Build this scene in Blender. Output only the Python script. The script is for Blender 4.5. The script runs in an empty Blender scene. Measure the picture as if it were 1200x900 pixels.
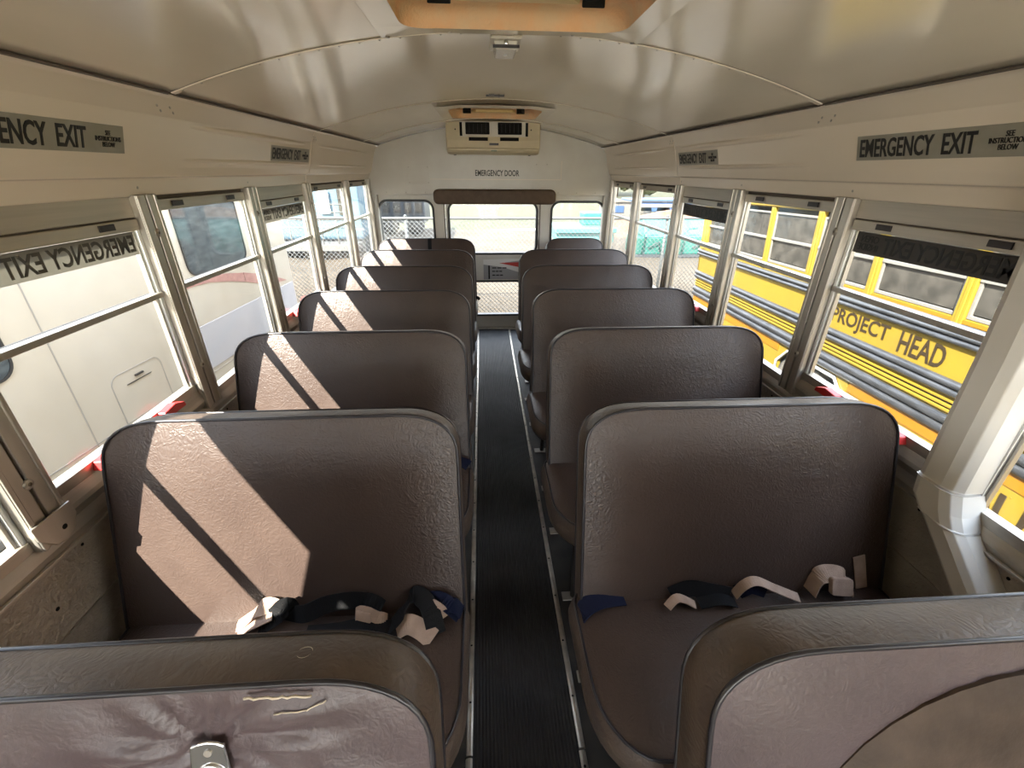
import bpy, math, random
from mathutils import Vector, Matrix
from math import pi, sin, cos
random.seed(7)
SC = bpy.context.scene
COL = SC.collection

# ---------------------------------------------------------------- camera
cam_d = bpy.data.cameras.new('camera'); cam = bpy.data.objects.new('camera', cam_d); COL.objects.link(cam)
cam_d.sensor_fit = 'HORIZONTAL'; cam_d.sensor_width = 36.0; cam_d.lens = 507.85/1200*36
cam_d.clip_start = 0.02; cam_d.clip_end = 500
CR = Vector((0.998006, -0.062778, 0.006494)); CU = Vector((0.021869, 0.440504, 0.897484)); CF = Vector((0.059203, 0.895553, -0.440999)); CP = Vector((-0.0976, 0.0, 1.5725))
cam.matrix_world = Matrix(((CR.x, CU.x, -CF.x, CP.x), (CR.y, CU.y, -CF.y, CP.y), (CR.z, CU.z, -CF.z, CP.z), (0, 0, 0, 1)))
SC.camera = cam

# ---------------------------------------------------------------- light
SUN_E, SKY_E, EXPO = 12.5, 2.9, 1.7
SUN_DIR = Vector((0.87, 1.0, -1.20)).normalized()
SC.view_settings.view_transform = 'Standard'; SC.view_settings.look = 'None'
SC.view_settings.exposure = EXPO; SC.view_settings.gamma = 1.0
SC.view_settings.use_curve_mapping = False
sd = bpy.data.lights.new('sun', 'SUN'); sd.energy = SUN_E; sd.angle = 0.0095; sd.color = (1.0, 0.93, 0.82)
so = bpy.data.objects.new('sun', sd); COL.objects.link(so); so.location = (-6, -8, 9)
so.rotation_euler = (-SUN_DIR).to_track_quat('Z', 'Y').to_euler()
W = bpy.data.worlds.new('sky'); SC.world = W; W.use_nodes = True
wn = W.node_tree.nodes; wl = W.node_tree.links; wn.clear()
wo = wn.new('ShaderNodeOutputWorld'); wb = wn.new('ShaderNodeBackground'); wb.inputs['Strength'].default_value = SKY_E
tc = wn.new('ShaderNodeTexCoord'); sx = wn.new('ShaderNodeSeparateXYZ'); rp = wn.new('ShaderNodeValToRGB')
wl.new(tc.outputs['Generated'], sx.inputs[0]); wl.new(sx.outputs['Z'], rp.inputs[0])
rp.color_ramp.elements[0].position = 0.0; rp.color_ramp.elements[0].color = (1.15, 1.1, 1.02, 1)
rp.color_ramp.elements[1].position = 0.75; rp.color_ramp.elements[1].color = (0.66, 0.78, 1.0, 1)
e = rp.color_ramp.elements.new(0.22); e.color = (0.95, 0.98, 1.05, 1)
wl.new(rp.outputs[0], wb.inputs[0]); wl.new(wb.outputs[0], wo.inputs[0])
SC.cycles.max_bounces = 10; SC.cycles.diffuse_bounces = 7; SC.cycles.transparent_max_bounces = 16
SC.cycles.glossy_bounces = 5; SC.cycles.sample_clamp_indirect = 6.0
SC.cycles.use_denoising = True
SC.cycles.caustics_reflective = False; SC.cycles.caustics_refractive = False

# ---------------------------------------------------------------- materials
def lin(c):
    return tuple((x/12.92 if x <= 0.04045 else ((x+0.055)/1.055)**2.4) for x in [v/255 for v in c]) + (1,)

def mat(name, col, rough=0.5, metal=0.0, col2=None, nscale=8, ndetail=4, ncontrast=(0.35, 0.65), bump=0.0, bscale=60,
        stretch=None, spec=0.5, bump2=0.0, b2scale=3, coat=0.0, bdist=0.002, sheen=0.0, rvar=0.0, vor=0.0, vscale=80):
    m = bpy.data.materials.new(name); m.use_nodes = True
    nt = m.node_tree; b = nt.nodes['Principled BSDF']
    col = lin(col) if max(col) > 1 else tuple(col)+(1,)
    b.inputs['Base Color'].default_value = col; b.inputs['Roughness'].default_value = rough
    b.inputs['Metallic'].default_value = metal; b.inputs['Specular IOR Level'].default_value = spec
    b.inputs['Coat Weight'].default_value = coat
    if sheen: b.inputs['Sheen Weight'].default_value = sheen
    tcn = nt.nodes.new('ShaderNodeTexCoord'); mp = nt.nodes.new('ShaderNodeMapping')
    nt.links.new(tcn.outputs['Object'], mp.inputs[0])
    if stretch: mp.inputs['Scale'].default_value = stretch
    if col2 is not None:
        c2 = lin(col2) if max(col2) > 1 else tuple(col2)+(1,)
        n = nt.nodes.new('ShaderNodeTexNoise'); n.inputs['Scale'].default_value = nscale; n.inputs['Detail'].default_value = ndetail
        nt.links.new(mp.outputs[0], n.inputs[0])
        r = nt.nodes.new('ShaderNodeValToRGB'); r.color_ramp.elements[0].position = ncontrast[0]; r.color_ramp.elements[1].position = ncontrast[1]
        r.color_ramp.elements[0].color = col; r.color_ramp.elements[1].color = c2
        nt.links.new(n.outputs['Fac'], r.inputs[0]); nt.links.new(r.outputs[0], b.inputs['Base Color'])
        if rvar:
            mr = nt.nodes.new('ShaderNodeMapRange'); mr.inputs[3].default_value = rough-rvar; mr.inputs[4].default_value = rough+rvar
            nt.links.new(n.outputs['Fac'], mr.inputs[0]); nt.links.new(mr.outputs[0], b.inputs['Roughness'])
    last = None
    def addbump(tex_out, strength, dist):
        nonlocal last
        bn = nt.nodes.new('ShaderNodeBump'); bn.inputs['Strength'].default_value = strength; bn.inputs['Distance'].default_value = dist
        nt.links.new(tex_out, bn.inputs['Height'])
        if last is not None: nt.links.new(last, bn.inputs['Normal'])
        last = bn.outputs[0]
    if bump2:
        n = nt.nodes.new('ShaderNodeTexNoise'); n.inputs['Scale'].default_value = b2scale; n.inputs['Detail'].default_value = 1
        nt.links.new(mp.outputs[0], n.inputs[0]); addbump(n.outputs['Fac'], bump2, 0.05)
    if bump:
        n = nt.nodes.new('ShaderNodeTexNoise'); n.inputs['Scale'].default_value = bscale; n.inputs['Detail'].default_value = 6
        nt.links.new(mp.outputs[0], n.inputs[0]); addbump(n.outputs['Fac'], bump, bdist)
    if vor:
        n = nt.nodes.new('ShaderNodeTexVoronoi'); n.feature = 'DISTANCE_TO_EDGE'; n.inputs['Scale'].default_value = vscale
        n2 = nt.nodes.new('ShaderNodeTexNoise'); n2.inputs['Scale'].default_value = 14
        vm = nt.nodes.new('ShaderNodeVectorMath'); vm.operation = 'ADD'; vs = nt.nodes.new('ShaderNodeVectorMath'); vs.operation = 'SCALE'; vs.inputs[3].default_value = 0.09
        nt.links.new(mp.outputs[0], n2.inputs[0]); nt.links.new(n2.outputs['Color'], vs.inputs[0]); nt.links.new(mp.outputs[0], vm.inputs[0]); nt.links.new(vs.outputs[0], vm.inputs[1])
        nt.links.new(vm.outputs[0], n.inputs['Vector']); addbump(n.outputs['Distance'], vor, 0.006)
    if last is not None: nt.links.new(last, b.inputs['Normal'])
    return m

def glassmat(name, tint=(0.97, 0.98, 0.97), dirt=0.022, gl=0.6):
    m = bpy.data.materials.new(name); m.use_nodes = True; nt = m.node_tree; nt.nodes.clear()
    o = nt.nodes.new('ShaderNodeOutputMaterial'); t = nt.nodes.new('ShaderNodeBsdfTransparent'); t.inputs[0].default_value = tint+(1,)
    g = nt.nodes.new('ShaderNodeBsdfGlossy'); g.inputs['Roughness'].default_value = 0.02; g.inputs[0].default_value = (gl, gl, gl, 1)
    lw = nt.nodes.new('ShaderNodeLayerWeight'); lw.inputs[0].default_value = 0.5
    pw = nt.nodes.new('ShaderNodeMath'); pw.operation = 'POWER'; pw.inputs[1].default_value = 4.0; nt.links.new(lw.outputs['Facing'], pw.inputs[0])
    f = nt.nodes.new('ShaderNodeMath'); f.operation = 'MULTIPLY_ADD'; f.inputs[1].default_value = 0.55; f.inputs[2].default_value = 0.025; nt.links.new(pw.outputs[0], f.inputs[0])
    mx = nt.nodes.new('ShaderNodeMixShader'); nt.links.new(f.outputs[0], mx.inputs[0]); nt.links.new(t.outputs[0], mx.inputs[1]); nt.links.new(g.outputs[0], mx.inputs[2])
    d = nt.nodes.new('ShaderNodeBsdfDiffuse'); d.inputs[0].default_value = (0.75, 0.72, 0.66, 1)
    n = nt.nodes.new('ShaderNodeTexNoise'); n.inputs['Scale'].default_value = 9; n.inputs['Detail'].default_value = 6
    tcn = nt.nodes.new('ShaderNodeTexCoord'); nt.links.new(tcn.outputs['Object'], n.inputs[0])
    mr = nt.nodes.new('ShaderNodeMapRange'); mr.inputs[1].default_value = 0.4; mr.inputs[2].default_value = 0.8; mr.inputs[3].default_value = 0.0; mr.inputs[4].default_value = dirt*2
    nt.links.new(n.outputs['Fac'], mr.inputs[0])
    m2 = nt.nodes.new('ShaderNodeMixShader'); nt.links.new(mr.outputs[0], m2.inputs[0]); nt.links.new(mx.outputs[0], m2.inputs[1]); nt.links.new(d.outputs[0], m2.inputs[2])
    nt.links.new(m2.outputs[0], o.inputs[0])
    return m

M = {}
M['vinyl'] = mat('brown vinyl', (0.05035, 0.03415, 0.02889), 0.37, col2=(0.06786, 0.04597, 0.03721), nscale=5, ncontrast=(0.3, 0.75), bump=0.35, bscale=90, bdist=0.003, bump2=0.08, b2scale=4, vor=0.22, vscale=95, spec=0.45, rvar=0.08)
M['vinyl_side'] = mat('worn tan brown vinyl', (0.0971, 0.06854, 0.05026), 0.46, col2=(0.06569, 0.04684, 0.0377), nscale=9, bump=0.4, bscale=70, bdist=0.003, vor=0.2, vscale=70, spec=0.45)
M['vinyl_skylit'] = mat('skylit toned brown vinyl', (0.0952, 0.068, 0.07344), 0.38, col2=(0.06528, 0.04624, 0.04896), nscale=3.5, bump=0.35, bscale=80, bdist=0.003, vor=0.10, vscale=95, spec=0.5)  # brown vinyl lightened and purpled: windshield sky light put into the colour
M['pad_vinyl'] = mat('dull olive brown vinyl', (0.04675, 0.032, 0.0228), 0.6, col2=(0.0765, 0.0528, 0.038), nscale=12, bump=0.5, bscale=60, bdist=0.004, spec=0.25)
M['piping'] = mat('dark piping', (0.02, 0.018, 0.022), 0.3)
M['crack'] = mat('torn backing', (0.55, 0.48, 0.38), 0.9)
M['metal_dark'] = mat('dark steel tube', (0.05, 0.045, 0.045), 0.4, metal=0.6)
M['chrome'] = mat('chrome', (0.75, 0.77, 0.8), 0.12, metal=1.0)
M['alu'] = mat('brushed aluminium', (0.50, 0.47, 0.42), 0.38, metal=0.75, col2=(0.45, 0.42, 0.37), nscale=30, stretch=(1, 1, .06), bump=0.15, bscale=40)
M['alu_long'] = mat('brushed aluminium rail', (0.47, 0.43, 0.37), 0.4, metal=0.7, col2=(0.42, 0.385, 0.33), nscale=25, stretch=(3, 0.1, 3), bump=0.15, bscale=40)
M['alu_bright'] = mat('bright aluminium', (0.72, 0.74, 0.74), 0.3, metal=0.7)
M['strip'] = mat('aisle strip metal', (0.6, 0.55, 0.47), 0.35, metal=0.8, col2=(0.42, 0.38, 0.33), nscale=25, bump=0.3, bscale=30)
M['ceiling'] = mat('cream enamel', (0.792, 0.72, 0.588), 0.14, col2=(0.84, 0.768, 0.636), nscale=3, bump2=0.55, b2scale=1.1, stretch=(1.6, 0.5, 1), bump=0.05, bscale=30, spec=0.75)
M['header'] = mat('cream enamel header', (0.7956, 0.7137, 0.5967), 0.26, col2=(0.8424, 0.7605, 0.6435), nscale=2, bump2=0.2, b2scale=1.6, stretch=(1, 0.4, 1), spec=0.5)
M['rearwall'] = mat('white enamel', (0.6429, 0.6245, 0.5694), 0.3, col2=(0.6061, 0.5786, 0.5235), nscale=6, bump=0.04, bscale=30)
M['pillar'] = mat('white moulded plastic', (0.72, 0.70, 0.66), 0.22, col2=(0.68, 0.66, 0.61), nscale=4)
M['seam'] = mat('seam shadow gap', (0.12, 0.10, 0.08), 0.7)
M['rubber'] = mat('black gasket', (0.012, 0.012, 0.013), 0.45)
M['black'] = mat('black plastic', (0.012, 0.012, 0.012), 0.9, spec=0.1)
M['letter'] = mat('black lettering', (0.012, 0.012, 0.01), 0.5)
M['decal'] = mat('olive grey decal', (0.30, 0.29, 0.23), 0.5, col2=(0.34, 0.33, 0.28), nscale=15)
M['decal_glass'] = mat('aged window sticker', (0.36, 0.35, 0.32), 0.6, col2=(0.30, 0.29, 0.26), nscale=12)
M['decal_backlit'] = mat('backlit window sticker', (0.10, 0.095, 0.09), 0.6, col2=(0.13, 0.12, 0.115), nscale=12)  # right-hand sticker, its backlit shade put into a darker colour
M['decal_letter'] = mat('sticker lettering', (0.09, 0.085, 0.075), 0.6)
M['wallpanel'] = mat('taupe embossed wall metal', (0.405, 0.3645, 0.3038), 0.36, metal=0.2, col2=(0.3375, 0.3038, 0.2565), nscale=10, bump=1.0, bscale=75, bdist=0.006, vor=0.35, vscale=60, spec=0.5)
M['glass'] = glassmat('window glass')
for k_ in ('decal_glass', 'decal_backlit'):
    nt_ = M[k_].node_tree; o_ = [n for n in nt_.nodes if n.type == 'OUTPUT_MATERIAL'][0]; b_ = nt_.nodes['Principled BSDF']
    tr_ = nt_.nodes.new('ShaderNodeBsdfTranslucent'); tr_.inputs[0].default_value = (0.38, 0.37, 0.33, 1) if k_ == 'decal_glass' else (0.10, 0.095, 0.085, 1)
    mx_ = nt_.nodes.new('ShaderNodeMixShader'); mx_.inputs[0].default_value = .55
    nt_.links.new(b_.outputs[0], mx_.inputs[1]); nt_.links.new(tr_.outputs[0], mx_.inputs[2]); nt_.links.new(mx_.outputs[0], o_.inputs[0])
M['cushgray'] = mat('pad brown', (0.085, 0.052, 0.032), 0.6, col2=(0.11, 0.07, 0.045), nscale=20, bump=0.4, bscale=100)
M['ac'] = mat('cream plastic', (0.66, 0.58, 0.40), 0.35, col2=(0.6, 0.52, 0.36), nscale=6)
M['ac_light'] = mat('pale plastic', (0.66, 0.62, 0.54), 0.35)
M['hatch_in'] = mat('peach foam liner', (0.78, 0.47, 0.25), 0.75, col2=(0.72, 0.52, 0.32), nscale=14, bump=0.8, bscale=90, bdist=0.004)
M['hatch_bar'] = mat('amber plastic bar', (0.72, 0.55, 0.25), 0.4)
M['clear'] = mat('clear lens plastic', (0.6, 0.58, 0.52), 0.12, bump=0.6, bscale=160, spec=0.8)
M['red'] = mat('red latch', (0.62, 0.03, 0.03), 0.35)
M['belt_black'] = mat('black webbing', (0.0108, 0.0108, 0.012), 0.75, bump=0.6, bscale=400, spec=0.12)
M['belt_tan'] = mat('tan webbing', (0.44, 0.32, 0.25), 0.8, col2=(0.34, 0.24, 0.19), nscale=30, bump=0.5, bscale=300)
M['belt_navy'] = mat('navy webbing', (0.009, 0.012, 0.0325), 0.75, bump=0.5, bscale=300, spec=0.12)
M['paper'] = mat('white paper', (0.75, 0.74, 0.72), 0.7)
M['papergrey'] = mat('grey paper', (0.35, 0.35, 0.36), 0.7)
M['redpaint'] = mat('red print', (0.55, 0.05, 0.04), 0.6)
# outside
M['yellow'] = mat('school bus yellow', (0.176, 0.1221, 0.01301), 0.35, col2=(0.1635, 0.1109, 0.01479), nscale=3, spec=0.4)
M['orange'] = mat('orange yellow', (0.2071, 0.08874, 0.004437), 0.4)
M['railrub'] = mat('grey black rub rail', (0.0162, 0.01728, 0.01944), 0.3, col2=(0.0324, 0.03456, 0.03888), nscale=18, stretch=(1, 0.35, 2), bump=0.5, bscale=20, bdist=0.01)
M['busglass'] = mat('dusty dark bus glass', (0.027, 0.0258, 0.0228), 0.15, col2=(0.054, 0.0498, 0.0432), nscale=9, ndetail=8, bump=0.15, bscale=30, spec=0.4)
M['buswhite'] = mat('white window frame', (0.1315, 0.1273, 0.1167), 0.4)
M['buslet'] = mat('bus lettering', (0.025, 0.0175, 0.01), 0.5, spec=0.12)
M['rvwhite'] = mat('cream fibreglass', (0.4016, 0.3628, 0.3012), 0.3, col2=(0.3815, 0.3392, 0.271), nscale=1.2)
M['rvgray'] = mat('pale lavender panel', (0.3516, 0.3469, 0.3612), 0.35)
M['rvseam'] = mat('panel seam', (0.25, 0.23, 0.20), 0.6)
M['rvglass'] = mat('dark vehicle glass', (0.020, 0.028, 0.036), 0.4, col2=(0.06, 0.075, 0.08), nscale=16, ndetail=12, bump=0.35, bscale=45, spec=0.35, stretch=(1, 0.5, 2))
M['rvstripe'] = mat('maroon stripe', (0.27, 0.13, 0.11), 0.5, col2=(0.34, 0.18, 0.15), nscale=25)
M['tire'] = mat('dusty tyre', (0.04, 0.038, 0.036), 0.85, col2=(0.096, 0.088, 0.076), nscale=22, bump=0.8, bscale=40)
M['hub'] = mat('pale wheel hub', (0.55, 0.57, 0.55), 0.5, col2=(0.42, 0.42, 0.40), nscale=12)
M['galv'] = mat('galvanised wire', (0.0896, 0.0952, 0.0952), 0.5, metal=0.3)
M['teal'] = mat('teal paint', (0.01044, 0.09396, 0.07566), 0.45, col2=(0.01566, 0.1096, 0.08874), nscale=3)
M['turq'] = mat('turquoise paint', (0.03393, 0.1414, 0.1301), 0.45, col2=(0.05089, 0.147, 0.1414), nscale=3)
M['bluep'] = mat('blue paint', (0.03, 0.066, 0.15), 0.4)
M['blueg'] = mat('blue grey siding', (0.075, 0.135, 0.18), 0.5, col2=(0.09, 0.15, 0.19), nscale=2)
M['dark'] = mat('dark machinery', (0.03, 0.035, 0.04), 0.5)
M['leaf'] = mat('dusty foliage', (0.056, 0.076, 0.028), 0.9, col2=(0.096, 0.104, 0.048), nscale=6, bump=1, bscale=6, bdist=0.2)
M['bark'] = mat('bark', (0.14, 0.10, 0.07), 0.9)

def ribmat(name, col, col2, rough, scale):
    m = mat(name, col, rough, col2=col2, nscale=7, ncontrast=(0.35, 0.8))
    nt = m.node_tree; b = nt.nodes['Principled BSDF']
    t = nt.nodes.new('ShaderNodeTexCoord'); w = nt.nodes.new('ShaderNodeTexWave'); w.bands_direction = 'X'
    w.inputs['Scale'].default_value = scale; w.inputs['Distortion'].default_value = 0.15
    bn = nt.nodes.new('ShaderNodeBump'); bn.inputs['Strength'].default_value = 1.0; bn.inputs['Distance'].default_value = 0.004
    nt.links.new(t.outputs['Object'], w.inputs[0]); nt.links.new(w.outputs['Fac'], bn.inputs['Height']); nt.links.new(bn.outputs[0], b.inputs['Normal'])
    return m
M['runner'] = ribmat('ribbed black rubber', (0.014, 0.013, 0.013), (0.035, 0.033, 0.032), 0.55, 28)
M['floor'] = mat('black rubber floor', (0.016, 0.015, 0.015), 0.6, col2=(0.04, 0.036, 0.032), nscale=9, bump=0.3, bscale=50)
M['dirt'] = mat('dry dirt', (0.043, 0.02992, 0.01556), 0.95, col2=(0.06791, 0.05158, 0.03295), nscale=0.7, ndetail=10, ncontrast=(0.3, 0.7), bump=1, bscale=5, bdist=0.12)
M['bounce_dirt'] = mat('pale bounce dirt', (0.42, 0.36, 0.27), 0.95, col2=(0.50, 0.44, 0.34), nscale=1.5, ndetail=10, bump=1, bscale=9, bdist=0.05)  # unseen near ground, paled to bounce more light into the bus
M['grass'] = mat('dry grass', (0.02889, 0.03075, 0.009978), 0.95, col2=(0.04745, 0.04612, 0.01997), nscale=0.9, ndetail=10, ncontrast=(0.3, 0.7), bump=1, bscale=4, bdist=0.15)
M['hill'] = mat('scrub hillside', (0.05325, 0.05638, 0.03445), 0.95, col2=(0.1002, 0.0908, 0.06264), nscale=0.25, ndetail=10, ncontrast=(0.35, 0.65))
M['orangedirt'] = mat('rust coloured soil', (0.108, 0.054, 0.0252), 0.95, col2=(0.1368, 0.0792, 0.0432), nscale=1.5, ndetail=8)

# ---------------------------------------------------------------- mesh helpers
OG = {}
class MB:
    def __init__(s): s.v = []; s.f = []; s.sm = []
    def add(s, v, f, smooth=False, mx=None):
        o = len(s.v)
        s.v += [tuple(mx @ Vector(q)) if mx else tuple(q) for q in v]
        s.f += [tuple(i+o for i in q) for q in f]; s.sm += [smooth]*len(f); return s
    def box(s, x0, x1, y0, y1, z0, z1, mx=None):
        v = [(x, y, z) for z in (z0, z1) for y in (y0, y1) for x in (x0, x1)]
        return s.add(v, [(0, 2, 3, 1), (4, 5, 7, 6), (0, 1, 5, 4), (2, 6, 7, 3), (0, 4, 6, 2), (1, 3, 7, 5)], mx=mx)
    def prism(s, pts, fn, a, b, smooth=False):
        """2D outline pts extruded from a to b; fn(p, t) gives the 3D point"""
        n = len(pts); v = [fn(q, a) for q in pts]+[fn(q, b) for q in pts]
        f = [tuple(range(n))[::-1], tuple(range(n, 2*n))]
        s.add(v, f); o = len(s.v)-2*n
        for i in range(n):
            j = (i+1) % n; s.f.append((o+i, o+j, o+n+j, o+n+i)); s.sm.append(smooth)
        return s
    def tube(s, path, r, n=6, closed=False, mx=None):
        P = [Vector(q) for q in path]; L = len(P); v = []; f = []
        up = None
        for i, q in enumerate(P):
            a = P[(i-1) % L] if (closed or i > 0) else P[i]; b = P[(i+1) % L] if (closed or i < L-1) else P[i]
            t = (b-a).normalized()
            if up is None: up = Vector((0, 0, 1)) if abs(t.z) < 0.9 else Vector((1, 0, 0))
            u = (up-t*up.dot(t))
            if u.length < 1e-5: u = t.orthogonal()
            u.normalize(); w = t.cross(u); up = u
            rr = r[i] if isinstance(r, (list, tuple)) else r
            v += [q+(u*cos(2*pi*k/n)+w*sin(2*pi*k/n))*rr for k in range(n)]
        for i in range(L if closed else L-1):
            j = (i+1) % L
            for k in range(n): f.append((i*n+k, i*n+(k+1) % n, j*n+(k+1) % n, j*n+k))
        if not closed: f += [tuple(range(n))[::-1], tuple((L-1)*n+k for k in range(n))]
        return s.add(v, f, True, mx)
    def dome(s, c, r, axis='z', sgn=1, h=0.5, n=10, mx=None):
        c = Vector(c); v = []; f = []; rings = 3
        def pt(a, b, d):
            if axis == 'z': return c+Vector((a, b, d*sgn))
            if axis == 'y': return c+Vector((a, d*sgn, b))
            return c+Vector((d*sgn, a, b))
        for i in range(rings):
            th = i/rings*pi/2
            for k in range(n): v.append(pt(r*cos(th)*cos(2*pi*k/n), r*cos(th)*sin(2*pi*k/n), r*h*sin(th)))
        v.append(pt(0, 0, r*h))
        for i in range(rings-1):
            for k in range(n): f.append((i*n+k, i*n+(k+1) % n, (i+1)*n+(k+1) % n, (i+1)*n+k))
        for k in range(n): f.append(((rings-1)*n+k, (rings-1)*n+(k+1) % n, rings*n))
        f.append(tuple(range(n))[::-1])
        return s.add(v, f, True, mx)
    def build(s, name, material, parent=None, origin=None, bevel=0, seg=2, shade=None):
        if origin is None and parent is not None: origin = OG.get(parent.name)
        me = bpy.data.meshes.new(name)
        o3 = Vector(origin) if origin is not None else Vector((0, 0, 0))
        me.from_pydata([tuple(Vector(q)-o3) for q in s.v], [], s.f)
        me.polygons.foreach_set('use_smooth', [bool(shade) if shade is not None else x for x in s.sm])
        me.update()
        ob = bpy.data.objects.new(name, me); COL.objects.link(ob)
        if material is not None: me.materials.append(M[material] if isinstance(material, str) else material)
        if parent is not None: ob.parent = parent
        elif origin is not None: ob.location = o3
        if parent is not None and origin is not None: OG[ob.name] = tuple(origin)
        if bevel:
            bm = ob.modifiers.new('bevel', 'BEVEL'); bm.width = bevel; bm.segments = seg; bm.limit_method = 'ANGLE'; bm.angle_limit = 0.6
        return ob

def tag(o, label=None, cat=None, group=None, kind=None):
    if label: o['label'] = label
    if cat: o['category'] = cat
    if group: o['group'] = group
    if kind: o['kind'] = kind
    return o
def thing(name, loc=(0, 0, 0), label=None, cat=None, group=None, kind=None, mx=None):
    o = bpy.data.objects.new(name, None); COL.objects.link(o); o.empty_display_size = 0.05
    if mx is not None: o.matrix_world = mx
    else: o.location = loc
    return tag(o, label, cat, group, kind)
def copy_tree(o, parent=None):
    c = o.copy(); COL.objects.link(c); c.parent = parent
    for ch in list(o.children): copy_tree(ch, c)
    return c

def text_mesh(name, body, w, h, mx, material, parent=None, bold=0.012, depth=0.0008):
    """lettering fitted to a w x h box, lower left corner at the origin of mx, reading along +X, up +Y"""
    cu = bpy.data.curves.new('t', 'FONT'); cu.body = body; cu.size = 1; cu.offset = bold; cu.extrude = 0.01
    cu.align_x = 'CENTER'; cu.space_line = 0.85; cu.resolution_u = 3
    ob = bpy.data.objects.new('t', cu); COL.objects.link(ob)
    bpy.context.view_layer.update()
    me = bpy.data.meshes.new_from_object(ob.evaluated_get(bpy.context.evaluated_depsgraph_get()))
    bpy.data.objects.remove(ob); bpy.data.curves.remove(cu)
    xs = [v.co.x for v in me.vertices]; ys = [v.co.y for v in me.vertices]
    x0, x1, y0, y1 = min(xs), max(xs), min(ys), max(ys)
    for v in me.vertices:
        v.co = mx @ Vector(((v.co.x-x0)/(x1-x0)*w, (v.co.y-y0)/(y1-y0)*h, v.co.z*depth*100))
    me.name = name; me.materials.clear(); me.materials.append(M[material])
    o = bpy.data.objects.new(name, me); COL.objects.link(o)
    if parent is not None: o.parent = parent
    return o

def frame_mx(origin, ex, ey):
    ex = Vector(ex).normalized(); ey = Vector(ey).normalized(); ez = ex.cross(ey); o = Vector(origin)
    return Matrix(((ex.x, ey.x, ez.x, o.x), (ex.y, ey.y, ez.y, o.y), (ex.z, ey.z, ez.z, o.z), (0, 0, 0, 1)))

def rrect(x0, x1, z0, z1, r, n=6):
    pts = []
    for cx, cz, a in ((x1-r, z1-r, 0), (x0+r, z1-r, 90), (x0+r, z0+r, 180), (x1-r, z0+r, 270)):
        for k in range(n+1):
            t = math.radians(a+90*k/n); pts.append((cx+r*cos(t), cz+r*sin(t)))
    return pts
def rect_match(x0, x1, z0, z1, pts):
    """points on the outer rectangle matching each inner outline point"""
    cx = (x0+x1)/2; cz = (z0+z1)/2; out = []
    n = len(pts)//4
    for i, (x, z) in enumerate(pts):
        q = i//n; k = i % n; m = (n-1)/2
        C4 = [(x1, z1), (x0, z1), (x0, z0), (x1, z0)][q]
        if abs(k-m) < 0.6: out.append(C4)
        elif (k < m) == (q in (0, 2)): out.append((C4[0], z))
        else: out.append((x, C4[1]))
    return out
def panel_hole(mb, x0, x1, z0, z1, hole, r, ya, yb, mx=None):
    inn = rrect(*hole, r); out = rect_match(x0, x1, z0, z1, inn); n = len(inn)
    v = [(x, ya, z) for x, z in out]+[(x, ya, z) for x, z in inn]+[(x, yb, z) for x, z in out]+[(x, yb, z) for x, z in inn]
    f = []
    for i in range(n):
        j = (i+1) % n
        f += [(i, j, n+j, n+i), (2*n+i, 3*n+i, 3*n+j, 2*n+j), (n+i, n+j, 3*n+j, 3*n+i), (i, 2*n+i, 2*n+j, j)]
    mb.add(v, f, mx=mx)
def ring(mb, outer, inner, fn, a, b):
    n = len(outer)
    v = [fn(q, a) for q in outer]+[fn(q, a) for q in inner]+[fn(q, b) for q in outer]+[fn(q, b) for q in inner]; f = []
    for i in range(n):
        j = (i+1) % n
        f += [(i, j, n+j, n+i), (2*n+i, 3*n+i, 3*n+j, 2*n+j), (n+i, n+j, 3*n+j, 3*n+i), (i, 2*n+i, 2*n+j, j)]
    mb.add(v, f)
XZ = lambda q, y: (q[0], y, q[1])

# ================================================================ THE BUS SHELL
YF, YR = -2.2, 4.60          # front and rear ends
HX, HZ, PK = 1.03, 1.775, 1.945
RAD = (HX**2+(PK-HZ)**2)/(2*(PK-HZ))
def roofz(x): return PK-RAD+math.sqrt(RAD*RAD-x*x)

# floor
tag(MB().box(-1.165, 1.165, YF, YR, -0.06, 0.0).build('floor', 'floor', bevel=0), 'black rubber bus floor under the seats', 'floor', kind='structure')
tag(MB().box(-0.166, 0.158, YF, YR-0.02, 0.0, 0.006).build('trim_1', 'runner'), 'black ribbed rubber runner down the aisle', 'floor runner', kind='structure')
for i, (sxx, nm) in enumerate(((-0.172, 'left'), (0.166, 'right'))):
    t = thing('trim_%d' % (i+2), (sxx, 0, 0), 'long metal strip along the %s edge of the aisle runner' % nm, 'floor strip', kind='structure')
    b = MB()
    b.prism([(-.012, 0), (-.009, .007), (-.003, .010), (.003, .010), (.009, .007), (.012, 0)], lambda q, y: (q[0], y, q[1]), YF, 0.67)
    b.prism([(-.0115, 0), (-.0085, .008), (-.003, .0108), (.003, .0108), (.0085, .008), (.0115, 0)], lambda q, y: (q[0]+.001, y, q[1]), 0.676, YR-.03)
    b.build('strip', 'strip', t)
    b = MB()
    for k in range(24): b.dome((0, 0.25+0.19*k, 0.0102), 0.0042, h=0.4, n=8)
    b.build('screw', 'black', t)['kind'] = 'stuff'

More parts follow.
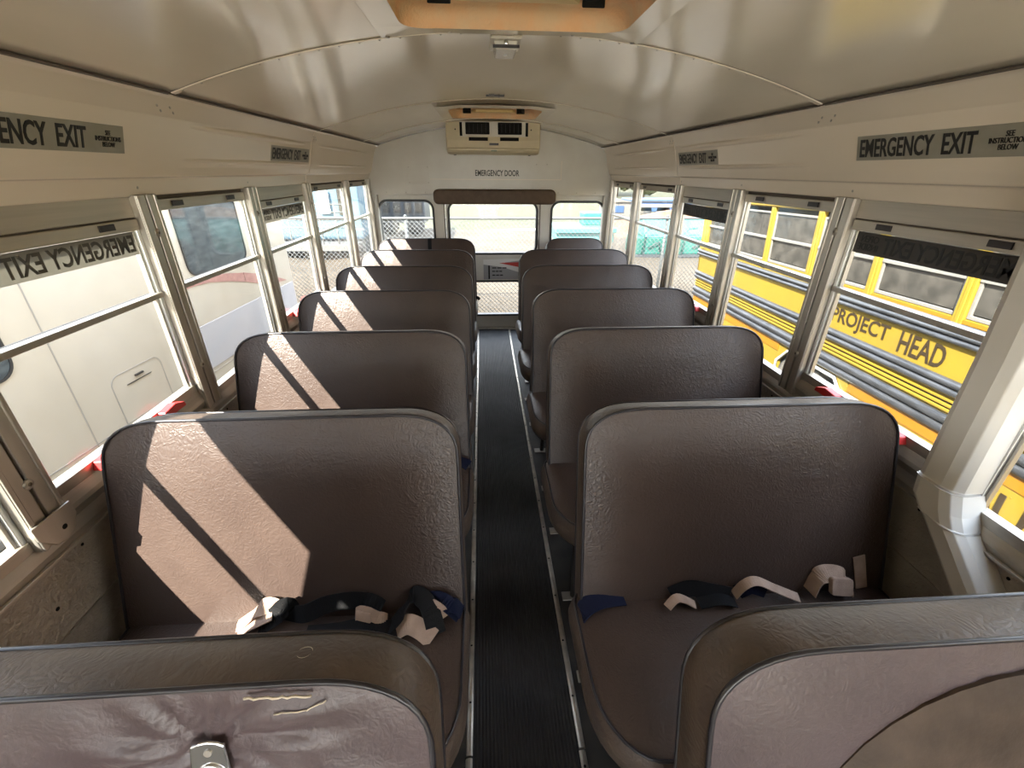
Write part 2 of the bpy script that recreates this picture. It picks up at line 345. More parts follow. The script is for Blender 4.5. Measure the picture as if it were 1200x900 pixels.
# ceiling: cross strips with openings for the two roof hatches
def ceil_y(): return [YF, -0.9, 1.02, 1.56, 1.62, 2.95, 3.2, 3.86, 4.02, YR]
hx = 0.335
xs = [-HX+2*HX*i/48 for i in range(49)]
xs = sorted(set([round(x, 4) for x in xs if min(abs(x-hx), abs(x+hx)) > 0.015]+[-hx, hx]))
ys = ceil_y(); b = MB()
for i in range(len(ys)-1):
    for j in range(len(xs)-1):
        xm = (xs[j]+xs[j+1])/2; ym = (ys[i]+ys[i+1])/2
        if abs(xm) < hx and (1.02 < ym < 1.56 or 3.2 < ym < 3.86): continue
        sub = max(1, int((ys[i+1]-ys[i])/0.2))
        for s in range(sub):
            ya = ys[i]+(ys[i+1]-ys[i])*s/sub; yb = ys[i]+(ys[i+1]-ys[i])*(s+1)/sub
            b.add([(xs[j], ya, roofz(xs[j])), (xs[j], yb, roofz(xs[j])), (xs[j+1], yb, roofz(xs[j+1])), (xs[j+1], ya, roofz(xs[j+1]))], [(0, 1, 2, 3)], True)
o = b.build('ceiling', 'ceiling')
import bmesh
bm = bmesh.new(); bm.from_mesh(o.data); bmesh.ops.remove_doubles(bm, verts=bm.verts, dist=0.0005); bm.to_mesh(o.data); bm.free()
sm = o.modifiers.new('solid', 'SOLIDIFY'); sm.thickness = 0.03; sm.offset = -1
tag(o, 'glossy cream enamel metal bus ceiling', 'ceiling', kind='structure')
# roof bows (cross seams) with rivets
for i, ysm in enumerate((1.62, 2.95, 3.98)):
    t = thing('trim_%d' % (4+i), (0, ysm, 1.9), ('nearest', 'middle', 'rearmost')[i]+' riveted cross seam arching over the ceiling', 'ceiling seam', kind='structure')
    b = MB(); n = 40; w = .013 if i == 0 else .008
    for k in range(n):
        xa = -HX+2*HX*k/n; xb = -HX+2*HX*(k+1)/n
        b.add([(xa, ysm-w, roofz(xa)-.0005), (xa, ysm-w+.003, roofz(xa)-.004), (xa, ysm+w-.003, roofz(xa)-.004), (xa, ysm+w, roofz(xa)-.0005),
               (xb, ysm-w, roofz(xb)-.0005), (xb, ysm-w+.003, roofz(xb)-.004), (xb, ysm+w-.003, roofz(xb)-.004), (xb, ysm+w, roofz(xb)-.0005)],
              [(0, 4, 5, 1), (1, 5, 6, 2), (2, 6, 7, 3)], False)
    b.build('seam', 'ceiling', t, (0, ysm, 1.9))
    b = MB()
    for xx in ([-HX, HX],):
        n = 40
        for k in range(n):
            xa = -HX+2*HX*k/n; xb = -HX+2*HX*(k+1)/n
            b.add([(xa, ysm-w-.003, roofz(xa)-.0012), (xa, ysm-w, roofz(xa)-.0012), (xb, ysm-w, roofz(xb)-.0012), (xb, ysm-w-.003, roofz(xb)-.0012)], [(0, 1, 2, 3)])
    b.build('seam_gap', 'seam', t, (0, ysm, 1.9))
    b = MB()
    for k in range(34):
        x = -0.99+1.98*k/33; b.dome((x, ysm, roofz(x)-.004), .0038, sgn=-1, h=.6, n=8)
    b.build('rivet', 'alu', t, (0, ysm, 1.9))['kind'] = 'stuff'

# header panels above the windows
def header(s, idx):
    nm = 'left' if s < 0 else 'right'
    t = thing('trim_%d' % idx, (s*1.1, 0, 1.6), 'long cream header panel above the %s windows' % nm, 'header panel', kind='structure')
    prof = [(1.028, 1.778), (1.048, 1.768), (1.075, 1.715), (1.115, 1.575), (1.125, 1.548), (1.142, 1.545), (1.151, 1.495), (1.20, 1.495), (1.20, 1.60), (1.13, 1.80), (1.03, 1.81)]
    b = MB()
    cuts = [YF, 2.93, 2.934, YR]
    for a, c in ((YF, 2.93), (2.934, YR)):
        b.prism([(s*x, z) for x, z in prof], XZ, a, c)
    b.build('panel', 'header', t, (s*1.1, 0, 1.6), bevel=0.004)
    b = MB().box(min(s*1.02, s*1.036), max(s*1.02, s*1.036), YF, YR-.03, 1.772, 1.7765)
    b.build('seam_gap', 'seam', t, (s*1.1, 0, 1.6))
    # pressed ribs running to the rear
    def px(z): return 1.075+(1.715-z)/(0.14)*0.04
    b = MB()
    for (z, w, ya, yb) in ((1.700, .012, 1.75, 2.85), (1.598, .010, 1.7, 2.9), (1.700, .010, 3.05, 4.3), (1.598, .008, 3.05, 4.35)):
        n = 26; m = 6; v = []; f = []
        for k in range(n+1):
            y = ya+(yb-ya)*k/n; a = max(0.0, sin(pi*k/n))**0.5
            for j in range(m+1):
                u = -1+2*j/m; zz = z+u*w*(0.35+.65*a); v.append((s*(px(zz)-.0075*a*(1-u*u)+.0006), y, zz))
        for k in range(n):
            for j in range(m): f.append((k*(m+1)+j, k*(m+1)+j+1, (k+1)*(m+1)+j+1, (k+1)*(m+1)+j))
        b.add(v, f, True)
    b.build('pressed_rib', 'header', t, (s*1.1, 0, 1.6))
    b = MB()
    for y in (0.155, 0.848, 1.53, 2.225, 2.925, 3.76): b.dome((s*1.147, y-.01, 1.52), .005, 'x', -s, .4, 8)
    for y in (1.59, 1.65, 2.93, 2.97, 0.2, -.4): b.dome((s*1.06, y, 1.742), .0045, 'x', -s, .5, 8); b.dome((s*1.066, y+.02, 1.73), .0045, 'x', -s, .5, 8)
    b.build('rivet', 'alu', t, (s*1.1, 0, 1.6))['kind'] = 'stuff'
header(-1, 7); header(1, 8)

# lower side walls
for s, nm in ((-1, 'left'), (1, 'right')):
    t = thing('wall_'+nm, (s*1.165, 0, 0), 'taupe embossed metal side wall below the %s windows' % nm, 'wall', kind='structure')
    a, c = sorted((s*1.160, s*1.205))
    MB().box(a, c, YF if s < 0 else -1.25, YR, -0.5, 0.725).build('panel', 'wallpanel', t, (s*1.165, 0, 0))
    a, c = sorted((s*1.157, s*1.164))
    MB().box(a, c, YF, YR, 0.516, 0.524).build('joint_strip', 'alu_long', t, (s*1.165, 0, 0))
    b = MB()
    for k in range(26):
        b.dome((s*1.160, -1.5+k*.24, .690), .0045, 'x', -s, .4, 8)
        b.dome((s*1.160, -1.38+k*.24, .715 if k % 3 else .60), .0055, 'x', -s, .3, 8)
    b.build('rivet', 'black', t, (s*1.165, 0, 0))['kind'] = 'stuff'
    # sill ledge
    b = MB(); b.prism([(s*1.150, .720), (s*1.146, .742), (s*1.149, .752), (s*1.158, .772), (s*1.195, .775), (s*1.195, .720)], XZ, YF, YR)
    b.box(min(s*1.140, s*1.155), max(s*1.140, s*1.155), YF, YR, .716, .724)
    tag(b.build('trim_%d' % (9 if s < 0 else 10), 'alu_long', bevel=.0015), 'aluminium sill ledge under the %s windows' % nm, 'window sill', kind='structure')

# window posts
POSTS = [-1.93, -1.235, -0.54, 0.155, 0.848, 1.53, 2.225, 2.925, 3.765, 4.50]
def post(s, y, idx, w=.046, cover=False):
    nm = 'left' if s < 0 else 'right'
    t = thing('trim_%d' % idx, (s*1.15, y, .79), 'aluminium window post %s, %s wall' % (ORD[POSTS.index(y)], nm), 'window post', kind='structure')
    og = (s*1.15, y, .79); b = MB()
    for ya, yb in ((y-w, y-.004), (y+.004, y+w)):
        a, c = sorted((s*1.138, s*1.19)); b.box(a, c, ya, yb, .765, 1.50)
        a, c = sorted((s*1.134, s*1.14)); b.box(a, c, ya+(.002 if ya < y-.01 else .028), yb-(.028 if ya < y-.01 else .002), .765, 1.50)
    b.build('channel', 'alu', t, og, bevel=.0025)
    a, c = sorted((s*1.146, s*1.18))
    MB().box(a, c, y-.005, y+.005, .765, 1.50).build('groove', 'seam', t, og)
    for z in (.928, 1.388):
        b = MB(); b.dome((s*1.139, y, z), .0135, 'x', -s, .35, 14); sc = b.build('screw', 'alu', t, og)
        MB().dome((s*1.1345, y, z), .005, 'x', -s, .3, 8).build('socket', 'seam', sc)
    return t
ORD = ['behind the camera, front', 'behind the camera, middle', 'behind the camera, last', 'beside the camera', 'nearest the camera', 'second from the camera', 'third from the camera', 'fourth from the camera', 'next to last before the rear wall', 'against the rear wall']
ti = 11
for s in (-1, 1):
    for y in POSTS:
        t = post(s, y, ti, w=.046 if y < 4 else .04)
        if s < 0 and y == 0.848:
            pl = [(y-.052, .838), (y+.050, .838), (y+.052, .80), (y+.03, .765), (y+.005, .757), (y-.02, .762), (y-.05, .80)]
            bb = MB().prism(pl, lambda q, x: (x, q[0], q[1]), -1.128, -1.134).build('foot_bracket', 'alu', t, (s*1.15, y, .79), bevel=.002)
            MB().dome((-1.128, y+.012, .79), .007, 'x', 1, .25, 10).build('bolt_hole', 'black', bb)
        ti += 1

# side windows
wi = 1
def window(s, y0, y1, kind, idx, where, mz=1.192):
    nm = 'left' if s < 0 else 'right'
    og = (s*1.165, (y0+y1)/2, .84)
    t = thing('window_%d' % idx, og, '%s window %s%s' % (nm, where, ', marked as emergency exit' if kind == 'E' else ''), 'window', kind='structure')
    def bx(name, xa, xb, ya, yb, za, zb, m, bevel=.0015, par=None):
        a, c = sorted((s*xa, s*xb)); return MB().box(a, c, ya, yb, za, zb).build(name, m, par or t, og, bevel=bevel)
    zt = 1.402 if kind == 'E' else 1.448; gb = .86 if kind == 'E' else .792
    if kind == 'E': MB().prism([(s*1.150, .775), (s*1.141, .80), (s*1.144, .812), (s*1.156, .838), (s*1.192, .840), (s*1.192, .775)], XZ, y0, y1).build('raised_sill', 'alu_long', t, og, bevel=.0015)
    if kind == 'E':
        bx('header_board', 1.158, 1.19, y0, y1, 1.438, 1.50, 'alu_long')
        bx('board_gap', 1.161, 1.19, y0, y1, 1.434, 1.438, 'seam', 0)
        bx('top_rail', 1.153, 1.185, y0+.004, y1-.004, zt, 1.434, 'alu_long')
    else:
        bx('top_rail', 1.156, 1.188, y0+.004, y1-.004, zt, 1.482, 'alu_long')
        bx('header_slot', 1.168, 1.19, y0, y1, 1.480, 1.50, 'seam', 0)
    for yl in (y0+.12, y1-.13):
        bx('latch', 1.149, 1.155, yl-.028, yl+.028, zt+.010, zt+.027, 'metal_dark', .001)
    # side stiles
    b = MB()
    for ya, yb in ((y0, y0+.014), (y1-.014, y1)):
        a, c = sorted((s*1.158, s*1.185)); b.box(a, c, ya, yb, gb-.02, zt+.02)
    b.build('side_channel', 'alu_bright', t, og, bevel=.002)
    b = MB()
    for ya, yb in ((y0+.014, y0+.022), (y1-.022, y1-.014)):
        a, c = sorted((s*1.166, s*1.18)); b.box(a, c, ya, yb, gb, zt)
    b.build('inner_stile', 'alu', t, og)
    a, c = sorted((s*1.150, s*1.176))
    bx('meeting_rail', 1.150, 1.174, y0+.006, y1-.006, mz, mz+.018, 'alu', .003)
    bx('meeting_rail_gasket', 1.174, 1.182, y0+.006, y1-.006, mz+.004, mz+.018, 'rubber', 0)
    bx('bottom_rail', 1.155, 1.188, y0, y1, gb-.022, gb+.008, 'alu_long')
    bx('upper_pane', 1.1625, 1.1655, y0+.014, y1-.014, mz+.013, zt+.005, 'glass', 0)
    bx('lower_pane', 1.1745, 1.1775, y0+.014, y1-.014, gb, mz+.010, 'glass', 0)
    if kind == 'E':
        for yl in ((y0+.17), (y1-.16)):
            pr = [(yl-.055, .842), (yl-.045, .866), (yl+.01, .872), (yl+.05, .858), (yl+.055, .842)]
            MB().prism(pr, lambda q, x: (x, q[0], q[1]), s*1.130, s*1.158).build('release_handle', 'red', t, og, bevel=.003)
        # sticker on the glass, reads from outside
        ya, yb = y0+.010+.022, y1-.030
        dk = 'decal_backlit' if s > 0 else 'decal_glass'
        x = s*1.1618
        a, c = sorted((x, s*1.1608)); st = MB().box(a, c, ya, yb, 1.334, 1.400).build('exit_sticker', dk, t, og)
        L = yb-ya
        # from inside the text is mirrored
        if s < 0:   # outside viewer looks +x, his right is -y
            m1 = frame_mx((x+.0016, yb-.010, 1.343), (0, -1, 0), (0, 0, 1)); m2 = frame_mx((x+.0016, yb-.010-L*.80, 1.345), (0, -1, 0), (0, 0, 1))
        else:
            m1 = frame_mx((x-.0016, ya+.010, 1.343), (0, 1, 0), (0, 0, 1)); m2 = frame_mx((x-.0016, ya+.010+L*.80, 1.345), (0, 1, 0), (0, 0, 1))
        om = Matrix.Translation(-Vector(og))
        lm = 'decal_letter' if s < 0 else 'rubber'
        text_mesh('lettering', 'EMERGENCY EXIT', L*.77, .049, om @ m1, lm, st, bold=.02)
        text_mesh('small_lettering', 'OPEN\nINSIDE', L*.15, .046, om @ m2, lm, st)
WH = ['far behind the camera', 'behind the camera', 'just behind the camera', 'beside the camera, at the picture edge', 'nearest in full view', 'second in full view', 'third in full view', 'fourth in full view', 'narrow, last before the rear wall']
KINDS = ['S', 'E', 'S', 'S', 'E', 'S', 'E', 'S', 'S']
for s in (-1, 1):
    for k in range(len(POSTS)-1):
        window(s, POSTS[k]+.046, POSTS[k+1]-.046, KINDS[k], wi, WH[k], 1.085 if (s < 0 and k == 3) else 1.192); wi += 1

# rear wall
t = thing('wall_rear', (0, YR, 0), 'white enamel rear wall around the emergency door', 'wall', kind='structure'); og = (0, YR, 0)
b = MB()
panel_hole(b, -1.20, -.468, .0, 1.50, (-1.095, -.585, .62, 1.303), .075, YR, YR+.04)
panel_hole(b, .475, 1.20, .0, 1.50, (.595, 1.108, .62, 1.296), .075, YR, YR+.04)
b.box(-.468, .475, YR, YR+.04, 1.372, 1.50)
b.box(-.468, .475, YR, YR+.04, -.06, .012)
b.build('panel', 'rearwall', t, og)
arc = [(-1.16, 1.362), (1.16, 1.362), (1.155, 1.50), (1.13, 1.56), (1.09, 1.68), (1.06, 1.75)]+[(HX-2*HX*i/24, roofz(HX-2*HX*i/24)-.0) for i in range(25)]+[(-1.06, 1.75), (-1.09, 1.68), (-1.13, 1.56), (-1.155, 1.50)]
up = MB().prism(arc, XZ, YR-.05, YR+.04).build('upper_panel', 'rearwall', t, og, bevel=.006)
b = MB()
for k in range(12): b.dome((-1.0+k*.182, YR-.05, 1.385), .006, 'y', -1, .4, 8)
for x, z in ((-.775, 1.60), (-.60, 1.60), (-.775, 1.47), (-.60, 1.47), (.42, 1.63), (.52, 1.63)): b.dome((x, YR-.052, z), .006, 'y', -1, .4, 8)
b.build('rivet', 'alu', up)['kind'] = 'stuff'
q = MB().box(-.79, -.585, YR-.053, YR-.05, 1.455, 1.615).build('access_plate', 'rearwall', t, og, bevel=.002)
b = MB().box(-.585, .66, YR-.0525, YR-.05, 1.497, 1.502); b.box(.655, .66, YR-.0525, YR-.05, 1.5, 1.66)
b.build('panel_joint', 'header', t, og)
text_mesh('lettering', 'EMERGENCY DOOR', .415, .052, Matrix.Translation((0, -YR, 0)) @ frame_mx((-.158, YR-.0515, 1.528), (1, 0, 0), (0, 0, 1)), 'letter', t, bold=.018)
def gasket(par, x0, x1, z0, z1, r, og, g=.017):
    b = MB(); inn = rrect(x0+.004, x1-.004, z0+.004, z1-.004, r-.004); out = rrect(x0-g, x1+g, z0-g, z1+g, r+g)
    ring(b, out, inn, XZ, YR-.012, YR+.045); return b.build('gasket', 'rubber', par, og, bevel=.003)
for i, (x0, x1, z1, nm) in enumerate(((-1.095, -.585, 1.303, 'left'), (.595, 1.108, 1.296, 'right'))):
    w = thing('window_%d' % (wi+i), (x0, YR, .62), 'rounded rear window %s of the emergency door' % nm, 'window', kind='structure')
    gasket(w, x0, x1, .62, z1, .075, (x0, YR, .62))
    MB().box(x0, x1, YR+.018, YR+.022, .62, z1).build('pane', 'glass', w, (x0, YR, .62))
wi += 2
# emergency door
d = thing('door_1', (0, YR, 0), 'white rear emergency door with two stacked windows', 'door', kind='structure'); og = (0, YR, 0)
b = MB()
panel_hole(b, -.460, .467, .66, 1.366, (-.425, .438, .815, 1.292), .075, YR-.004, YR+.036)
panel_hole(b, -.460, .467, .018, .66, (-.405, .415, .165, .520), .055, YR-.004, YR+.036)
b.build('panel', 'rearwall', d, og)
gasket(d, -.425, .438, .815, 1.292, .075, og); gasket(d, -.405, .415, .165, .520, .055, og)
MB().box(-.42, .435, YR+.018, YR+.022, .815, 1.29).build('upper_pane', 'glass', d, og)
MB().box(-.40, .41, YR+.018, YR+.022, .165, .52).build('lower_pane', 'glass', d, og)
b = MB(); b.tube([(.462, YR-.010, .9), (.462, YR-.010, 1.02)], .007, 8); b.tube([(.462, YR-.010, 1.09), (.462, YR-.010, 1.14)], .007, 8); b.tube([(.462, YR-.01, .25), (.462, YR-.01, .4)], .007, 8)
b.build('hinge', 'alu', d, og)
b = MB().box(-.475, -.466, YR-.003, YR+.02, .01, 1.37); b.box(.470, .478, YR-.003, YR+.02, .01, 1.37)
b.build('door_gap', 'seam', d, og)
b = MB().box(-.46, .467, YR-.05, YR, 0, .022)
b.build('threshold', 'alu_long', d, og, bevel=.003)
# notice on the door
nt_ = thing('notice', (.1, YR-.006, .54), 'torn white notice with a red triangle on the rear door between its windows', 'notice')
og = (.1, YR-.006, .54)
MB().box(-.10, .33, YR-.0075, YR-.006, .545, .745).build('sheet', 'papergrey', nt_, og)
b = MB().prism([(-.10, .75), (-.10, .70), (.10, .672), (.33, .60), (.33, .665), (.12, .72), (.33, .745), (.33, .76)], XZ, YR-.009, YR-.0078); b.build('torn_strip', 'paper', nt_, og)
MB().prism([(.06, .715), (.33, .66), (.33, .725)], XZ, YR-.0105, YR-.0092).build('red_triangle', 'redpaint', nt_, og)
b = MB().box(-.05, -.035, YR-.0105, YR-.009, .55, .69)
for i, (zz, w) in enumerate(((.66, .16), (.625, .11), (.585, .12))): 
    for k in range(3): b.box(-.01+k*w/3, -.01+(k+.8)*w/3, YR-.0105, YR-.009, zz, zz+.010)
b.build('print_line', 'black', nt_, og)
# header pad above the rear door
pts = rrect(-.558, .605, 1.285, 1.415, .045, 6)
tag(MB().prism(pts, XZ, YR-.14, YR-.05).build('header_pad', 'cushgray', None, (0, YR-.05, 1.35), bevel=.02, seg=4), 'long dark brown padded bar above the rear emergency door', 'pad')
# rear corner pillars
for s, nm in ((-1, 'left'), (1, 'right')):
    b = MB()
    a, c = sorted((s*1.165, s*1.095)); b.box(a, c, 4.545, YR, .0, 1.365)
    tag(b.build('trim_%d' % ti, 'rearwall', bevel=.004), 'white corner upright at the rear end of the %s wall' % nm, 'corner post', kind='structure'); ti += 1
# front bulkhead behind the camera (windshield)
t = thing('wall_front', (0, YF, 0), 'front of the bus behind the camera with its windshield', 'wall', kind='structure'); og = (0, YF, 0)
b = MB(); panel_hole(b, -1.2, 1.2, -.5, 1.80, (-1.08, 1.08, .50, 1.70), .1, YF-.04, YF); b.prism([(HX-2*HX*i/24, roofz(HX-2*HX*i/24)) for i in range(25)]+[(-1.03, 1.74), (1.03, 1.74)], XZ, YF-.04, YF)
b.build('panel', 'rearwall', t, og)
MB().box(-1.08, 1.08, YF-.02, YF-.016, .50, 1.70).build('windshield', 'glass', t, og)

ed = thing('door_2', (1.165, -1.75, -.3), 'glazed entrance door at the front right, behind the camera', 'door', kind='structure'); og = (1.165, -1.75, -.3)
b = MB()
for y in (-2.2, -1.74, -1.28): b.box(1.162, 1.20, y, y+.04, -.4, .79)
b.box(1.162, 1.20, -2.2, -1.24, -.42, -.36); b.build('door_frame', 'alu', ed, og, bevel=.004)
MB().box(1.178, 1.182, -2.17, -1.27, -.38, .79).build('door_pane', 'glass', ed, og)

# moulded white pillar cover on the right wall
pc = thing('pillar_cover', (1.12, .83, 0), 'white moulded pillar cover, kinked at the sill, beside the nearest right window', 'pillar cover')
og = (1.12, .83, 0)
def pillar_sec(ya, yb, xin):
    w = yb-ya
    return [(1.168, ya), (xin+.03, ya), (xin+.010, ya+.012), (xin, ya+.035), (xin, yb-.02), (xin+.006, yb-.004), (1.168, yb)]
def loft(secs, name, m):
    b = MB(); n = len(secs[0][0]); v = []; f = []
    for sec, z in secs: v += [(x, y, z) for x, y in sec]
    for i in range(len(secs)-1):
        for k in range(n-1): f.append((i*n+k, i*n+k+1, (i+1)*n+k+1, (i+1)*n+k))
    f.append(tuple(range(n))); f.append(tuple((len(secs)-1)*n+k for k in range(n))[::-1])
    b.add(v, f); return b.build(name, m, pc, og, bevel=.0025, seg=2)
loft([(pillar_sec(.790, .893, 1.078), .842), (pillar_sec(.797, .900, 1.074), 1.2), (pillar_sec(.800, .905, 1.05), 1.60), (pillar_sec(.800, .905, 1.02), 1.74)], 'upper_cover', 'pillar')
loft([(pillar_sec(.745, .852, 1.074), .752), (pillar_sec(.765, .884, 1.073), .785), (pillar_sec(.787, .893, 1.074), .838)], 'joint_cover', 'pillar')
loft([(pillar_sec(.39, .50, 1.10), .40), (pillar_sec(.742, .849, 1.077), .749)], 'lower_cover', 'pillar')
b = MB()
for y, z in ((.812, .825), (.80, .80), (.818, .862), (.785, .768)): b.dome((1.090, y-.003, z), .0035, 'x', -1, .5, 8)
b.build('screw', 'metal_dark', pc, og)

# ================================================================ SEATS
def seat_outline(w, zt, zb, rx, rz, n=10, taper=0.0):
    """back outline in (x, s): s runs up the slanted face"""
    pts = []
    for k in range(n+1):
        a = pi/2*k/n; pts.append((w/2-rx+rx*cos(a)**0.8 if cos(a) > 0 else w/2-rx, zt-rz+rz*sin(a)**0.8 if sin(a) > 0 else zt-rz))
    for k in range(n+1):
        a = pi/2*k/n; pts.append((-(w/2-rx)-rx*max(0, sin(a))**0.8, zt-rz+rz*max(0, cos(a))**0.8))
    # left side down, bottom, right side up
    m = 8; r = .04
    for k in range(1, m): pts.append((-w/2, zt-rz+(zb+r-zt+rz)*k/m))
    for k in range(5): a = pi/2*k/4; pts.append((-w/2+r-r*cos(a), zb+r-r*sin(a)))
    for k in range(5): a = pi/2*k/4; pts.append((w/2-r+r*sin(a), zb+r-r*cos(a)))
    for k in range(1, m): pts.append((w/2, zb+r+(zt-rz-zb-r)*k/m))
    out = []
    for q in pts:
        if taper:
            f = (zt-q[1])/(zt-zb); q = (q[0]*(1+taper*(f-0.5)), q[1])
        if not out or (abs(q[0]-out[-1][0])+abs(q[1]-out[-1][1])) > 1e-4: out.append(q)
    return out

def dense(outline, step=.02):
    out = []
    n = len(outline)
    for i in range(n):
        a = outline[i]; b = outline[(i+1) % n]; L = math.dist(a, b); m = max(1, int(L/step))
        for k in range(m): out.append((a[0]+(b[0]-a[0])*k/m, a[1]+(b[1]-a[1])*k/m))
    return out

def face_mesh(mb, outline, fn, d0, bulge, rings=8, edge=.03, extra=None, sgn=1):
    """puffed face: rings shrink towards the middle segment; fn(x, s, d) -> 3D"""
    n = len(outline); xs_ = [q[0] for q in outline]; ss = [q[1] for q in outline]
    cx = (min(xs_)+max(xs_))/2; cs = (min(ss)+max(ss))/2; hw = (max(xs_)-min(xs_))/2; hs = (max(ss)-min(ss))/2
    core = max(0, hw-hs)
    v = []; f = []
    for r in range(rings+1):
        t = r/rings; sc = 1-t
        for (x, s) in outline:
            tx = max(-core, min(core, x-cx)) if hw > hs else 0
            px_ = cx+tx+(x-cx-tx)*sc; ps = cs+(s-cs)*sc
            dd = bulge*(1-(1-min(1, t*2.2))**2.2)
            if extra: dd += extra(px_, ps)*min(1, t*8)
            v.append(fn(px_, ps, d0+dd))
    for r in range(rings):
        for k in range(n): 
            j = (k+1) % n
            q = (r*n+k, r*n+j, (r+1)*n+j, (r+1)*n+k); f.append(q if sgn > 0 else q[::-1])
    # close the flattened core
    q = tuple(rings*n+k for k in range(n)); 
    mb.add(v, f, True)

TILT = math.atan(.31); CT, ST = cos(TILT), sin(TILT)
ZTOP = 0.985
def back_fn(x, s, d):
    """s: distance along the face from the floor-level foot, d: outwards to the camera; local origin under the top front edge"""
    # face passes (y=0, z=ZTOP); unit up along face = (0, ST, CT); outward normal = (0,-CT, ST)
    u = s-ZTOP/CT
    return (x, u*ST-d*CT, ZTOP+u*CT+d*ST)
STOP = ZTOP/CT

def make_back(t, w, thick=.088, seed=0, dense_step=None, extra=None, front_mat='vinyl', rx=.17, rz=.12, rings=8, bulge=.012, taper=.02, mb_side='vinyl_side'):
    ol = seat_outline(w, STOP, STOP-.66, rx, rz, taper=taper)
    if dense_step: ol = dense(ol, dense_step)
    n = len(ol)
    b = MB(); face_mesh(b, ol, back_fn, 0, bulge, rings=rings, extra=extra)
    bk = b.build('backrest', front_mat, t)
    # side band
    b = MB(); v = []; f = []
    cx = 0; prof = [(0, 0), (.004, .022), (.0055, .044), (.004, .066), (0, thick)]
    for (o_, dd) in prof:
        for i, (x, s) in enumerate(ol):
            a = ol[i-1]; c = ol[(i+1) % n]; tx, ts = c[0]-a[0], c[1]-a[1]; L = math.hypot(tx, ts) or 1
            nx, ns = ts/L, -tx/L
            v.append(back_fn(x+nx*o_, s+ns*o_, -dd))
    for r in range(len(prof)-1):
        for k in range(n): j = (k+1) % n; f.append((r*n+k, (r+1)*n+k, (r+1)*n+j, r*n+j))
    b.add(v, f, True)
    b.build('side_band', mb_side, t)
    b = MB(); face_mesh(b, ol, lambda x, s, d: back_fn(x, s, d), -thick, -.008, rings=5, sgn=-1)
    b.build('back_panel', front_mat, t)
    b = MB(); b.tube([back_fn(x, s, .001) for x, s in ol], .0042, 6, closed=True); b.build('front_piping', 'piping', t)
    b = MB(); b.tube([back_fn(x, s, -thick) for x, s in ol], .0042, 6, closed=True); b.build('rear_piping', 'piping', t)
    return bk

def make_cushion(t, w, aisle):
    """aisle = +1 when the aisle is towards +x"""
    # outline in (x, y) ; rear at y=-.135, front at y=-.56
    x0, x1 = -w/2, w/2
    if aisle > 0: x1 += .002
    else: x0 -= .022
    yr, yf = -.125, -.565
    ol = []
    rr = .05; rf = .17
    def corner(cx, cy, rx_, ry_, a0, n=9):
        for k in range(n+1):
            a = math.radians(a0+90*k/n); ol.append((cx+rx_*cos(a), cy+ry_*sin(a)))
    corner(x1-rr, yr-rr, rr, rr, 0); corner(x0+rr, yr-rr, rr, rr, 90)
    corner(x0+.13, yf+rf, .13, rf, 180); corner(x1-.13, yf+rf, .13, rf, 270)
    n = len(ol)
    top = lambda x, y, d: (x, y, .425+d+(-.135-y)*.02)
    b = MB(); face_mesh(b, ol, top, 0, .016, rings=6); 
    cu = b.build('cushion', 'vinyl', t)
    b = MB(); v = []; f = []
    prof = [(0, 0), (.010, -.015), (.016, -.045), (.012, -.08), (0, -.10), (-.02, -.104)]
    for (o_, dd) in prof:
        for i, (x, y) in enumerate(ol):
            a = ol[i-1]; c = ol[(i+1) % n]; tx, ts = c[0]-a[0], c[1]-a[1]; L = math.hypot(tx, ts) or 1
            v.append(top(x+ts/L*o_, y-tx/L*o_, dd))
    for r in range(len(prof)-1):
        for k in range(n): j = (k+1) % n; f.append((r*n+k, (r+1)*n+k, (r+1)*n+j, r*n+j))
    f.append(tuple((len(prof)-1)*n+k for k in range(n)))
    b.add(v, f, True); b.build('cushion_band', 'vinyl_side', t)
    b = MB(); b.tube([top(x, y, .001) for x, y in ol], .004, 6, closed=True); b.build('cushion_piping', 'piping', t)
    # frame
    b = MB(); xa = (x1-.09) if aisle > 0 else (x0+.09); xw = (x0+.02) if aisle > 0 else (x1-.02)
    b.tube([(xa, -.47, .318), (xa, -.17, .318), (xw, -.17, .318), (xw, -.47, .318)], .013, 8, closed=True)
    b.build('seat_frame', 'metal_dark', t)
    for yy, yb_ in ((-.46, -.50), (-.18, -.14)):
        b = MB(); b.tube([(xa, yy, .318), (xa, yb_, .012)], .0125, 8); lg = b.build('leg', 'metal_dark', t)
        MB().box(xa-.045, xa+.045, yb_-.02, yb_+.02, 0.006, .012).build('foot_plate', 'alu', lg, bevel=.002)
    b = MB(); b.box(min(xw, xw+.02), max(xw, xw+.02), -.5, -.12, .30, .325); b.build('wall_bracket', 'metal_dark', t)
    for xx in (x0+.12, x1-.12):
        b = MB().box(xx-.015, xx+.015, -.17, -.10, .28, .36); b.tube([(xx, -.13, .30), (xx, -.11, .45)], .012, 6); b.build('back_hinge', 'metal_dark', t)
    return cu

